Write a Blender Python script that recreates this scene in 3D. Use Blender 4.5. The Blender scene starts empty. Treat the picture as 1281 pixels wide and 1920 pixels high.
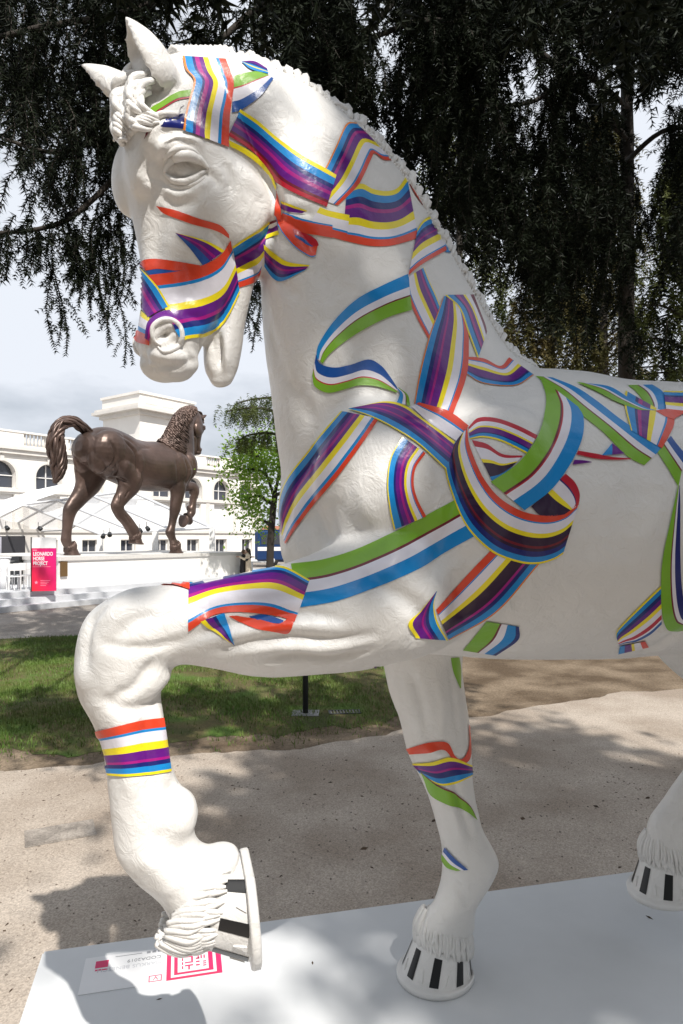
import bpy, bmesh, math, random
import numpy as np
from mathutils import Vector, Matrix, noise
from mathutils.bvhtree import BVHTree
from mathutils.kdtree import KDTree

# ------------------------------------------------------------------ camera, sky, sun, exposure
SC = bpy.context.scene
COL = SC.collection
F, CX, HY = 1250.0, 640.5, 1005.0          # focal length and principal point of the photograph (pixels)
HC = 2.20                                  # eye height
PH = 0.80                                  # plinth height
cam_d = bpy.data.cameras.new('camera')
cam_d.sensor_fit = 'VERTICAL'
cam_d.sensor_height = 36.0
cam_d.sensor_width = 36.0
cam_d.lens = F / 1920 * 36.0
cam_d.shift_y = (HY - 960) / 1920
cam_d.clip_start = 0.05
cam_d.clip_end = 3000
cam = bpy.data.objects.new('camera', cam_d)
COL.objects.link(cam)
cam.location = (0, 0, HC)
cam.rotation_euler = (math.pi / 2, 0, 0)
SC.camera = cam

SUN_DIR = Vector((-0.385, 0.74, -1.0)).normalized()    # direction the light travels
sun_el = math.asin(-SUN_DIR.z)
sun_az = math.atan2(-SUN_DIR.x, -SUN_DIR.y)
world = bpy.data.worlds.new('World')
SC.world = world
world.use_nodes = True
wn = world.node_tree
wn.nodes.clear()
w_out = wn.nodes.new('ShaderNodeOutputWorld')
w_bg = wn.nodes.new('ShaderNodeBackground')
w_sky = wn.nodes.new('ShaderNodeTexSky')
w_sky.sky_type = 'NISHITA'
w_sky.sun_disc = False
w_sky.sun_elevation = sun_el
w_sky.sun_rotation = sun_az
w_sky.air_density = 1.0
w_sky.dust_density = 2.0
# thin bright cloud deck mixed over the blue
w_tc = wn.nodes.new('ShaderNodeTexCoord')
w_map = wn.nodes.new('ShaderNodeMapping')
w_map.inputs['Scale'].default_value = (1.0, 1.0, 2.6)
w_map.inputs['Location'].default_value = (0.35, 0.2, 0.1)
w_noise = wn.nodes.new('ShaderNodeTexNoise')
w_noise.inputs['Scale'].default_value = 2.2
w_noise.inputs['Detail'].default_value = 6
w_noise.inputs['Roughness'].default_value = 0.55
w_ramp = wn.nodes.new('ShaderNodeValToRGB')
w_ramp.color_ramp.elements[0].position = 0.30
w_ramp.color_ramp.elements[0].color = (0.34, 0.34, 0.34, 1)
w_ramp.color_ramp.elements[1].position = 0.55
w_ramp.color_ramp.elements[1].color = (1, 1, 1, 1)
w_mix = wn.nodes.new('ShaderNodeMix')
w_mix.data_type = 'RGBA'
w_mix.inputs[7].default_value = (15.0, 15.8, 17.2, 1)
wn.links.new(w_tc.outputs['Generated'], w_map.inputs['Vector'])
wn.links.new(w_map.outputs[0], w_noise.inputs['Vector'])
wn.links.new(w_noise.outputs['Fac'], w_ramp.inputs['Fac'])
wn.links.new(w_ramp.outputs['Color'], w_mix.inputs[0])
wn.links.new(w_sky.outputs[0], w_mix.inputs[6])
wn.links.new(w_mix.outputs[2], w_bg.inputs['Color'])
wn.links.new(w_bg.outputs[0], w_out.inputs['Surface'])
w_bg.inputs['Strength'].default_value = 0.051

sun_d = bpy.data.lights.new('sun', 'SUN')
sun_d.energy = 5.0
sun_d.angle = math.radians(0.6)
sun_d.color = (1.0, 0.955, 0.89)
sun = bpy.data.objects.new('sun', sun_d)
COL.objects.link(sun)
sun.rotation_euler = SUN_DIR.to_track_quat('-Z', 'Y').to_euler()

vs = SC.view_settings
vs.view_transform = 'Standard'
vs.look = 'None'
vs.exposure = 0.16
vs.gamma = 1.0
vs.use_curve_mapping = False
SC.cycles.use_denoising = True
SC.cycles.max_bounces = 8
SC.cycles.transparent_max_bounces = 24

# ------------------------------------------------------------------ helpers
RND = random.Random(7)
def rgb(h):
    h = h.lstrip('#')
    c = [int(h[i:i + 2], 16) / 255 for i in (0, 2, 4)]
    return tuple(x / 12.92 if x <= 0.04045 else ((x + 0.055) / 1.055) ** 2.4 for x in c) + (1,)

MATS = {}
def mat(name, col, rough=0.6, metal=0.0, spec=0.5, var=0.0, vscale=8.0, bump=0.0, bscale=40.0, bdist=0.01, col2=None, detail=4, trans=0.0, coat=0.0, bdetail=4, stretch=None):
    """Principled material with a noise driven colour variation and a noise bump (object coordinates)."""
    if name in MATS:
        return MATS[name]
    m = bpy.data.materials.new(name)
    m.use_nodes = True
    nt = m.node_tree
    b = nt.nodes['Principled BSDF']
    col = tuple(col[:3]) + (1,)
    b.inputs['Base Color'].default_value = col
    b.inputs['Roughness'].default_value = rough
    b.inputs['Metallic'].default_value = metal
    b.inputs['Specular IOR Level'].default_value = spec
    b.inputs['Coat Weight'].default_value = coat
    b.inputs['Coat Roughness'].default_value = 0.15
    if trans:
        b.inputs['Transmission Weight'].default_value = trans
    tc = nt.nodes.new('ShaderNodeTexCoord')
    vec = tc.outputs['Object']
    if stretch:
        mp = nt.nodes.new('ShaderNodeMapping')
        mp.inputs['Scale'].default_value = stretch
        nt.links.new(vec, mp.inputs['Vector'])
        vec = mp.outputs[0]
    if var or col2:
        nz = nt.nodes.new('ShaderNodeTexNoise')
        nz.inputs['Scale'].default_value = vscale
        nz.inputs['Detail'].default_value = detail
        nz.inputs['Roughness'].default_value = 0.6
        nt.links.new(vec, nz.inputs['Vector'])
        rp = nt.nodes.new('ShaderNodeValToRGB')
        c2 = tuple(col2[:3]) + (1,) if col2 else tuple(max(0, c * (1 - var)) for c in col[:3]) + (1,)
        c1 = col if col2 else tuple(min(1, c * (1 + var)) for c in col[:3]) + (1,)
        rp.color_ramp.elements[0].position = 0.33
        rp.color_ramp.elements[1].position = 0.67
        rp.color_ramp.elements[0].color = c2
        rp.color_ramp.elements[1].color = c1
        nt.links.new(nz.outputs['Fac'], rp.inputs['Fac'])
        nt.links.new(rp.outputs['Color'], b.inputs['Base Color'])
    if bump:
        n2 = nt.nodes.new('ShaderNodeTexNoise')
        n2.inputs['Scale'].default_value = bscale
        n2.inputs['Detail'].default_value = bdetail
        nt.links.new(vec, n2.inputs['Vector'])
        bp = nt.nodes.new('ShaderNodeBump')
        bp.inputs['Strength'].default_value = bump
        bp.inputs['Distance'].default_value = bdist
        nt.links.new(n2.outputs['Fac'], bp.inputs['Height'])
        nt.links.new(bp.outputs[0], b.inputs['Normal'])
    MATS[name] = m
    return m

def props(o, label=None, cat=None, group=None, kind=None):
    if label: o['label'] = label
    if cat: o['category'] = cat
    if group: o['group'] = group
    if kind: o['kind'] = kind
    return o

def empty(name, loc=(0, 0, 0), rz=0.0, label=None, cat=None, group=None, scale=1.0):
    o = bpy.data.objects.new(name, None)
    COL.objects.link(o)
    o.location = loc
    o.rotation_euler = (0, 0, rz)
    o.scale = (scale,) * 3
    o.empty_display_size = 0.2
    return props(o, label, cat, group)

def link_mesh(name, me, parent=None, mats=None):
    o = bpy.data.objects.new(name, me)
    COL.objects.link(o)
    if mats:
        for m in (mats if isinstance(mats, (list, tuple)) else [mats]):
            me.materials.append(m)
    if parent:
        o.parent = parent
    return o

def smooth(me, on=True):
    me.polygons.foreach_set('use_smooth', [on] * len(me.polygons))

class MB:
    """collects verts / faces for one mesh"""
    def __init__(self):
        self.v, self.f, self.mi = [], [], []
    def add(self, vs, fs, mi=0):
        o = len(self.v)
        self.v += [tuple(p) for p in vs]
        self.f += [tuple(i + o for i in f) for f in fs]
        self.mi += [mi] * len(fs)
    def box(self, x0, x1, y0, y1, z0, z1, mi=0):
        self.add([(x0, y0, z0), (x1, y0, z0), (x1, y1, z0), (x0, y1, z0), (x0, y0, z1), (x1, y0, z1), (x1, y1, z1), (x0, y1, z1)],
                 [(0, 3, 2, 1), (4, 5, 6, 7), (0, 1, 5, 4), (1, 2, 6, 5), (2, 3, 7, 6), (3, 0, 4, 7)], mi)
    def tube(self, pts, rad, n=8, mi=0, caps=True):
        """round tube along pts; rad scalar or list"""
        P = [Vector(p) for p in pts]
        R = rad if isinstance(rad, (list, tuple)) else [rad] * len(P)
        o = len(self.v)
        prev = None
        for i, p in enumerate(P):
            t = (P[min(i + 1, len(P) - 1)] - P[max(i - 1, 0)])
            t = t.normalized() if t.length > 1e-9 else Vector((0, 0, 1))
            if prev is None:
                a = Vector((0, 0, 1)) if abs(t.z) < 0.9 else Vector((1, 0, 0))
                s = t.cross(a).normalized()
            else:
                s = prev - t * prev.dot(t)
                s = s.normalized() if s.length > 1e-6 else t.orthogonal().normalized()
            prev = s
            q = t.cross(s)
            for k in range(n):
                an = 2 * math.pi * k / n
                self.v.append(tuple(p + (s * math.cos(an) + q * math.sin(an)) * R[i]))
        for i in range(len(P) - 1):
            for k in range(n):
                k2 = (k + 1) % n
                self.f.append((o + i * n + k, o + i * n + k2, o + (i + 1) * n + k2, o + (i + 1) * n + k))
                self.mi.append(mi)
        if caps:
            self.f.append(tuple(o + k for k in range(n))[::-1]); self.mi.append(mi)
            e = o + (len(P) - 1) * n
            self.f.append(tuple(e + k for k in range(n))); self.mi.append(mi)
    def lathe(self, prof, n=16, c=(0, 0, 0), mi=0):
        o = len(self.v)
        for r, z in prof:
            for k in range(n):
                a = 2 * math.pi * k / n
                self.v.append((c[0] + r * math.cos(a), c[1] + r * math.sin(a), c[2] + z))
        for i in range(len(prof) - 1):
            for k in range(n):
                k2 = (k + 1) % n
                self.f.append((o + i * n + k, o + i * n + k2, o + (i + 1) * n + k2, o + (i + 1) * n + k)); self.mi.append(mi)
        self.f.append(tuple(o + k for k in range(n))[::-1]); self.mi.append(mi)
        e = o + (len(prof) - 1) * n
        self.f.append(tuple(e + k for k in range(n))); self.mi.append(mi)
    def ellipsoid(self, c, r, M=None, n=20, m=12, mi=0):
        c = Vector(c)
        o = len(self.v)
        for i in range(1, m):
            ph = math.pi * i / m
            for k in range(n):
                a = 2 * math.pi * k / n
                p = Vector((r[0] * math.sin(ph) * math.cos(a), r[1] * math.sin(ph) * math.sin(a), r[2] * math.cos(ph)))
                self.v.append(tuple(c + (M @ p if M else p)))
        for s in (1, -1):
            p = Vector((0, 0, r[2] * s))
            self.v.append(tuple(c + (M @ p if M else p)))
        top, bot = len(self.v) - 2, len(self.v) - 1
        for i in range(m - 2):
            for k in range(n):
                k2 = (k + 1) % n
                self.f.append((o + i * n + k, o + (i + 1) * n + k, o + (i + 1) * n + k2, o + i * n + k2)); self.mi.append(mi)
        for k in range(n):
            k2 = (k + 1) % n
            self.f.append((top, o + k, o + k2)); self.mi.append(mi)
            self.f.append((bot, o + (m - 2) * n + k2, o + (m - 2) * n + k)); self.mi.append(mi)
    def mesh(self, name, sm=False):
        me = bpy.data.meshes.new(name)
        me.from_pydata(self.v, [], self.f)
        if any(self.mi):
            me.polygons.foreach_set('material_index', self.mi)
        if sm:
            smooth(me)
        me.update()
        return me
    def build(self, name, m, parent=None, sm=False):
        return link_mesh(name, self.mesh(name, sm), parent, m)

def catmull(pts, n):
    """resample a polyline of equal-length vectors with Catmull-Rom, n samples per span"""
    P = np.asarray(pts, float)
    k = len(P)
    out = []
    for i in range(k - 1):
        p0, p1, p2, p3 = P[max(i - 1, 0)], P[i], P[i + 1], P[min(i + 2, k - 1)]
        if i == 0: p0 = 2 * p1 - p2
        if i == k - 2: p3 = 2 * p2 - p1
        for j in range(n):
            t = j / n
            out.append(0.5 * ((2 * p1) + (-p0 + p2) * t + (2 * p0 - 5 * p1 + 4 * p2 - p3) * t * t + (-p0 + 3 * p1 - 3 * p2 + p3) * t ** 3))
    out.append(P[-1])
    return np.array(out)

# ------------------------------------------------------------------ where the statue stands
TH = math.atan2(1250, 5179)                       # the plinth runs 13.6 degrees away from the picture plane
U = np.array([math.cos(TH), math.sin(TH)])        # towards the tail
NN = np.array([math.sin(TH), -math.cos(TH)])      # towards the horse's left
CORNER = np.array([-1.008, 2.25])
ORG = CORNER + 1.228 * U + 0.66 * NN
def side(px, py, lat=0.0):
    """photograph point -> horse coordinates (x forward, y left, z up) on the plane y = lat"""
    d = np.array([(px - CX) / F, 1.0])
    t = (lat + ORG @ NN) / (d @ NN)
    p = d * t - ORG
    return np.array([-(p @ U), lat, (HC - PH) + (HY - py) / F * t])
def eye_local():
    p = -ORG
    return np.array([-(p @ U), p @ NN, HC - PH])
EYE = eye_local()
def on_plane(px, py, P0, N):
    a = side(px, py, 0.0)
    d = a - EYE
    t = ((P0 - EYE) @ N) / (d @ N)
    return EYE + d * t
# ------------------------------------------------------------------ the horse sculpture (one shape, cast twice: white resin and bronze)
BODY = MB()
def loft(rings, n=30, span=5, target=None):
    """rings: (centre3, A3, B3, taper, expo); closed lofted limb added to BODY"""
    data = np.array([np.concatenate([r[0], r[1], r[2], [r[3], r[4]]]) for r in rings])
    S = catmull(data, span)
    rows = []
    def ring(s, k=1.0, shift=None):
        c, A, B, tp, ex = s[:3], s[3:6] * k, s[6:9] * k, s[9], s[10]
        if shift is not None: c = c + shift
        r = []
        for j in range(n):
            a = 2 * math.pi * j / n
            ca, sa = math.cos(a), math.sin(a)
            e = 2.0 / ex
            x = math.copysign(abs(ca) ** e, ca)
            y = math.copysign(abs(sa) ** e, sa)
            r.append(tuple(c + A * x + B * y * (1 + tp * x)))
        return r
    d0 = S[0][:3] - S[1][:3]; d0 /= max(np.linalg.norm(d0), 1e-9)
    d1 = S[-1][:3] - S[-2][:3]; d1 /= max(np.linalg.norm(d1), 1e-9)
    rad0 = min(np.linalg.norm(S[0][3:6]), np.linalg.norm(S[0][6:9]))
    rad1 = min(np.linalg.norm(S[-1][3:6]), np.linalg.norm(S[-1][6:9]))
    for q in (0.95, 0.75, 0.45):
        rows.append(ring(S[0], math.sqrt(1 - q * q), d0 * rad0 * q * 0.7))
    for s in S: rows.append(ring(s))
    for q in (0.45, 0.75, 0.95):
        rows.append(ring(S[-1], math.sqrt(1 - q * q), d1 * rad1 * q * 0.7))
    vs = [p for r in rows for p in r]
    fs = []
    for i in range(len(rows) - 1):
        for k in range(n):
            k2 = (k + 1) % n
            fs.append((i * n + k, i * n + k2, (i + 1) * n + k2, (i + 1) * n + k))
    fs.append(tuple(range(n))[::-1])
    fs.append(tuple((len(rows) - 1) * n + k for k in range(n)))
    (target or BODY).add(vs, fs)

def rp(p1, p2, lat, w, tp=0.0, ex=2.0, N=None, P0=None, yaw=0.0):
    """ring whose profile runs between two outline points of the side view"""
    if N is None:
        a, b = side(*p1, lat), side(*p2, lat)
        L = np.array([math.sin(-yaw), math.cos(yaw), 0])
    else:
        a, b = on_plane(*p1, P0, N), on_plane(*p2, P0, N)
        L = N
    return ((a + b) / 2, (a - b) / 2, L * w, tp, ex)
def rl(x, zt, zb, w, y=0.0, tp=0.0, ex=2.0):
    return (np.array([x, y, (zt + zb) / 2]), np.array([0, 0, (zt - zb) / 2]), np.array([0, w, 0]), tp, ex)
def limb(x, y, z, a, b, tilt=0.0, tp=0.0, ex=2.0):
    """ring across a limb: a = half depth fore-aft, b = half width, tilt = rotation of the ring about the lateral axis (deg)"""
    t = math.radians(tilt)
    return (np.array([x, y, z]), np.array([math.cos(t), 0, math.sin(t)]) * a, np.array([0, b, 0]), tp, ex)

# trunk
loft([rl(.42, 1.56, 1.27, .17), rl(.34, 1.70, 1.16, .28), rl(.2, 1.79, 1.09, .365), rl(0, 1.845, 1.06, .385, tp=-.08), rl(-.24, 1.885, 1.045, .395, tp=-.12),
      rl(-.5, 1.865, 1.04, .405, tp=-.12), rl(-.75, 1.875, 1.06, .41, tp=-.08), rl(-1.0, 1.95, 1.12, .415), rl(-1.25, 1.99, 1.2, .42), rl(-1.45, 1.96, 1.28, .39), rl(-1.58, 1.88, 1.38, .31)], n=40)
# neck
NECK = ([rp((1030, 704), (620, 1040), 0, .27, -.35), rp((968, 674), (531, 985), 0, .265, -.30), rp((934, 640), (529, 890), 0, .245, -.35), rp((878, 538), (516, 790), .01, .215, -.4), rp((808, 420), (503, 690), .02, .19, -.4),
      rp((750, 324), (494, 600), .035, .17, -.4), rp((676, 246), (490, 515), .05, .155, -.35), rp((594, 181), (488, 430), .06, .14, -.3), rp((497, 130), (440, 330), .07, .12, -.2), rp((398, 108), (370, 260), .075, .10)])
loft(NECK, n=36)
# head, turned a little to its left
HYAW = math.radians(20)
HN = np.array([-math.sin(HYAW), math.cos(HYAW), 0.0])
HP = side(370, 330, 0.085)
hr = lambda p1, p2, w, tp=0.0, ex=2.0: rp(p1, p2, 0, w, tp, ex, N=HN, P0=HP)
loft([hr((345, 100), (450, 225), .085), hr((285, 125), (470, 260), .105), hr((240, 200), (490, 290), .125, .0), hr((232, 270), (505, 330), .14, .05), hr((230, 325), (510, 385), .14, .1), hr((250, 395), (500, 440), .125, .08),
      hr((262, 455), (475, 495), .105, .05), hr((268, 515), (450, 555), .088, .05), hr((268, 570), (418, 598), .080), hr((262, 615), (388, 632), .082), hr((266, 655), (370, 664), .076), hr((288, 690), (362, 690), .058)], n=32)
# lower jaw and lip
loft([hr((390, 500), (478, 520), .075), hr((394, 560), (466, 560), .066), hr((392, 610), (455, 612), .060), hr((386, 650), (450, 655), .056), hr((388, 690), (443, 694), .052), hr((398, 712), (434, 714), .040)], n=20)
# cheeks
hv = lambda px, py, off: on_plane(px, py, HP + HN * off, HN)
HM = Matrix(((math.cos(HYAW), -math.sin(HYAW), 0), (math.sin(HYAW), math.cos(HYAW), 0), (0, 0, 1)))
def flip(p):
    return p - 2 * ((p - HP) @ HN) * HN
for c, r, M3 in ((hv(428, 358, .085), (.135, .062, .150), HM @ Matrix.Rotation(.5, 3, 'Y')),      # cheek
                 (hv(330, 282, .100), (.080, .050, .050), HM),                                    # brow
                 (hv(312, 625, .045), (.050, .042, .048), HM),                                    # nostril wing
                 (hv(325, 675, .030), (.062, .050, .042), HM),                                    # lip
                 (hv(270, 300, .050), (.045, .060, .090), HM)):                                   # forehead
    BODY.ellipsoid(c, r, M3); BODY.ellipsoid(flip(c), r, M3)
BODY.ellipsoid(hv(300, 150, .045), (.062, .050, .060), HM); BODY.ellipsoid(hv(280, 165, -.03), (.060, .06, .055), HM)
BODY.ellipsoid(side(492, 478, .06), (.05, .09, .05))                                               # throat

# near (left) foreleg, raised
LY = 0.27
loft([rp((760, 900), (860, 1190), LY - .10, .16), rp((690, 965), (800, 1225), LY - .04, .165), rp((610, 1025), (700, 1250), LY - .01, .15), rp((527, 1058), (600, 1264), LY, .125), rp((450, 1075), (500, 1268), LY, .108), rp((380, 1090), (420, 1257), LY, .096),
      rp((305, 1098), (350, 1246), LY, .090), rp((235, 1106), (322, 1252), LY, .094), rp((165, 1150), (312, 1262), LY, .096), rp((140, 1225), (306, 1280), LY, .092), rp((146, 1300), (302, 1308), LY, .082),
      rp((176, 1365), (308, 1350), LY, .070), rp((194, 1425), (316, 1412), LY, .062), rp((203, 1490), (332, 1462), LY, .064), rp((210, 1550), (362, 1508), LY, .070), rp((219, 1605), (366, 1562), LY, .074), rp((252, 1648), (380, 1584), LY, .072),
      rp((300, 1690), (405, 1592), LY, .072), rp((324, 1730), (422, 1592), LY, .078), rp((345, 1752), (432, 1606), LY, .076)], n=28)
# far (right) foreleg, standing
RY = -0.20
loft([rp((680, 1060), (900, 1060), RY + .02, .16), rp((705, 1180), (872, 1170), RY, .135), rp((720, 1250), (862, 1240), RY, .112), rp((733, 1305), (868, 1300), RY, .098), rp((752, 1360), (877, 1355), RY, .086),
      rp((764, 1410), (882, 1408), RY, .078), rp((786, 1455), (885, 1452), RY, .068), rp((804, 1500), (890, 1498), RY, .060), rp((820, 1550), (902, 1548), RY, .058), rp((830, 1590), (922, 1588), RY, .064),
      rp((832, 1625), (932, 1618), RY, .066), rp((826, 1662), (916, 1655), RY, .060), rp((812, 1700), (894, 1694), RY, .058), rp((800, 1715), (890, 1712), RY - .01, .060), rp((786, 1738), (888, 1738), RY - .02, .064)], n=26)
# hind legs: right one lifted under the belly, left one set far back
def hindleg(pts, y):
    loft([limb(x, y * k, z, a, b, t) for (x, z, a, b, t, k) in pts], n=26)
HIND_R = [(-1.22, 1.62, .36, .20, 0, .75), (-1.15, 1.40, .34, .20, -8, .95), (-1.03, 1.20, .26, .17, -14, 1.05), (-1.02, 1.06, .19, .13, -22, 1.05), (-1.10, .93, .135, .10, -32, 1.0), (-1.18, .83, .115, .08, -30, 1.0), (-1.215, .745, .115, .075, 0, 1.0),
          (-1.16, .64, .098, .066, 36, 1.0), (-1.04, .53, .100, .068, 40, 1.0), (-.955, .43, .104, .070, 36, 1.0), (-.905, .365, .110, .076, 24, 1.0), (-.885, .30, .094, .074, 12, 1.0), (-.868, .25, .082, .074, 0, 1.0)]
HIND_L = [(-1.3, 1.62, .34, .20, 0, .75), (-1.33, 1.40, .32, .20, 4, .95), (-1.37, 1.20, .26, .165, -4, 1.0), (-1.44, 1.05, .20, .13, -20, 1.0), (-1.56, .90, .145, .10, -34, 1.0), (-1.665, .78, .125, .08, -34, 1.0), (-1.735, .68, .115, .075, -18, 1.0),
          (-1.765, .56, .095, .066, -4, 1.0), (-1.785, .42, .080, .06, -2, 1.0), (-1.80, .29, .080, .062, -4, 1.0), (-1.80, .215, .086, .066, -4, 1.0), (-1.765, .155, .080, .066, 20, 1.0), (-1.72, .115, .092, .076, 10, 1.0)]
hindleg(HIND_R, -.22)
hindleg(HIND_L, .22)
# muscle masses
def em(x, y, z, a, b, c, ry=0, rz=0):
    BODY.ellipsoid((x, y, z), (a, b, c), Matrix.Rotation(math.radians(rz), 3, 'Z') @ Matrix.Rotation(math.radians(ry), 3, 'Y'))
for s in (1, -1):
    em(.27, .21 * s, 1.50, .19, .15, .25, 25 if s > 0 else 10)          # shoulder
    em(.05, .27 * s, 1.45, .20, .12, .28, -20)                         # upper arm
    em(.385, .10 * s, 1.42, .09, .12, .16)                              # breast
    em(-1.35, .24 * s, 1.62, .33, .20, .30)                            # croup
    em(-1.53, .17 * s, 1.50, .17, .15, .27)                            # buttock


# ---- finer modelling that needs points on the skin
def raw_bvh():
    return BVHTree.FromPolygons(BODY.v, BODY.f)
SKIN = raw_bvh()
def hit(px, py, bvh=None):
    """the point of the sculpture's skin under a point of the side view, with its normal (horse coordinates)"""
    d = side(px, py, 0.0) - EYE
    d /= np.linalg.norm(d)
    p, nrm, _, _ = (bvh or SKIN).ray_cast(Vector(EYE), Vector(d), 8.0)
    return p, nrm
def skin_tube(pix, rad, out=0.0, n=8, sub=5):
    q = catmull(pix, sub)
    pts = []
    for x, y in q:
        p, nr = hit(x, y)
        if p is not None: pts.append(p + nr * out)
    R = rad if not isinstance(rad, (list, tuple)) else list(np.interp(np.linspace(0, 1, len(pts)), np.linspace(0, 1, len(rad)), rad))
    if len(pts) > 2: BODY.tube(pts, R, n)
# eye lids and nostril rim (left side, the one the photograph shows) and their mirror images about the head's plane
def mirror_last(v0, f0):
    vs = BODY.v[v0:]
    fs = [tuple(i - v0 for i in f)[::-1] for f in BODY.f[f0:]]
    ms = []
    for p in vs:
        p = np.array(p); ms.append(tuple(p - 2 * ((p - HP) @ HN) * HN))
    BODY.add(ms, fs)
v0, f0 = len(BODY.v), len(BODY.f)
skin_tube([(292, 306), (300, 280), (330, 260), (364, 264), (392, 286)], [.004, .009, .011, .009, .004], .001)
skin_tube([(308, 352), (335, 366), (364, 358), (390, 340)], [.004, .009, .009, .004], .002)
skin_tube([(285, 250), (310, 236), (345, 242), (384, 266)], [.008, .020, .020, .008], -.004)
mirror_last(v0, f0)
EYE_C, EYE_N = hit(343, 310)
# ears
def ear(base, tip, back, sidev, W, prof=((0, .80), (.15, 1), (.4, .98), (.65, .74), (.85, .40), (1, .08)), bend=(0, 0, 0)):
    base, tip, back, sidev = (np.array(a, float) for a in (base, tip, back, sidev))
    ax = tip - base; ax /= np.linalg.norm(ax)
    back = back - ax * (back @ ax); back /= np.linalg.norm(back)
    sd = np.cross(ax, back)
    if sd @ sidev < 0: sd = -sd
    n = 13
    rows = []
    for i in range(17):
        s = i / 16
        w = W * np.interp(s, [a for a, _ in prof], [b for _, b in prof])
        c = base + (tip - base) * s + np.array(bend) * math.sin(math.pi * s)
        th = .010 + .006 * (1 - s)
        r = []
        for k in range(n):
            a = math.radians(-125 + 250 * k / (n - 1))
            r.append(c + (back * math.cos(a) + sd * math.sin(a) * .92) * w)
        wi = max(w - th, w * .3)
        dd = min(1.0, max(.0, 1.25 * s + .1)) * 0 + 1
        for k in range(n):
            a = math.radians(118 - 236 * k / (n - 1))
            r.append(c + (back * math.cos(a) * .35 + sd * math.sin(a) * .92) * wi)
        rows.append(r)
    m = len(rows[0])
    vs = [tuple(p) for r in rows for p in r]
    fs = []
    for i in range(len(rows) - 1):
        for k in range(m):
            k2 = (k + 1) % m
            fs.append((i * m + k, i * m + k2, (i + 1) * m + k2, (i + 1) * m + k))
    o = len(vs)
    vs.append(tuple(np.mean(rows[0], 0))); vs.append(tuple(np.mean(rows[-1], 0)))
    for k in range(m):
        k2 = (k + 1) % m
        fs.append((o, k2, k)); fs.append((o + 1, (len(rows) - 1) * m + k, (len(rows) - 1) * m + k2))
    BODY.add(vs, fs)
HF = np.array([math.cos(HYAW), math.sin(HYAW), 0])       # the way the head looks
ear(hv(308, 172, .075), hv(232, 30, .085), -HF * .8 + HN * .12 + np.array([0, 0, .3]), HN, .054, bend=(.008, 0, .010))
ear(hv(262, 205, -.06), hv(150, 120, -.12), -HF * .4 + HN * .45 + np.array([0, 0, .7]), -HN, .048)
# hooves: frame = sole centre, toe direction, up direction
def frame(c, toe, up):
    up = Vector(up).normalized(); toe = Vector(toe); toe = (toe - up * toe.dot(up)).normalized()
    y = up.cross(toe)
    return Matrix(((toe.x, y.x, up.x, c[0]), (toe.y, y.y, up.y, c[1]), (toe.z, y.z, up.z, c[2]), (0, 0, 0, 1)))
tA, hA = side(486, 1790, LY), side(471, 1603, LY)
tv = tA - hA
HOOVES = [frame((tA + hA) / 2, tv, (tv[2] * -1, 0, tv[0])), 
          frame((side(816, 1822, RY - .03)) * np.array([1, 1, 0]), (math.cos(.35), math.sin(.35), 0), (0, 0, 1)),
          frame((-.86, -.225, .165), (1, .2, -.12), (.12, 0, 1)),
          frame((-1.70, .22, 0), (1, .05, 0), (0, 0, 1))]
if (HOOVES[0].to_3x3() @ Vector((0, 0, 1))).x < 0: pass
def hoof_r(z, ang, a0=.118, b0=.112):
    """wall of the hoof at height z (0..1 of the way to the coronet) and angle from the toe"""
    k = 1 - .26 * z
    x = a0 * k * math.cos(ang) - .030 * z
    y = b0 * k * math.sin(ang)
    if math.cos(ang) < -.5: x = max(x, -a0 * k * .78 - .030 * z)
    zz = z * (.098 + .030 * math.cos(ang))
    return Vector((x, y, zz))
rr = random.Random(3)
FEATHERS = [MB() for _ in range(4)]
for hi, M in enumerate(HOOVES):
    FEATHER = FEATHERS[hi]
    N = 56
    for k in range(N):
        ang = 2 * math.pi * (k + rr.uniform(-.3, .3)) / N
        for lay in range(2):
            u = rr.uniform(-.10, .10); back = .5 - .5 * math.cos(ang)          # longer tufts towards the heel
            up = (.002 + .024 * lay) + .016 * rr.random()
            q = hoof_r(1.0, ang)
            p0 = Vector((q.x * .66 - .006, q.y * .70, q.z + up + .050))
            p1 = Vector((q.x * (.94 + .04 * back) - .004, q.y * .92, q.z + up + .026))
            p2 = Vector((q.x * (1.06 + .06 * back), q.y * 1.05, q.z + up + .002))
            p3 = hoof_r(1.0, ang + u * .5); p3 = Vector((p3.x * (1.08 + .06 * back), p3.y * 1.06, p3.z + up - .014))
            p4 = hoof_r(1.0, ang + u); p4 = Vector((p4.x * (1.05 + .12 * back), p4.y * 1.05, p4.z + up - .030))
            pts = [M @ p for p in (p0, p1, p2, p3, p4)]
            pts = [Vector(v) for v in catmull([tuple(v) for v in pts], 4)]
            r0 = rr.uniform(.0048, .0078)
            FEATHER.tube(pts, list(np.interp(np.linspace(0, 1, len(pts)), [0, .35, .75, 1], [.006, r0, r0 * .9, .003])), 6)
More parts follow.
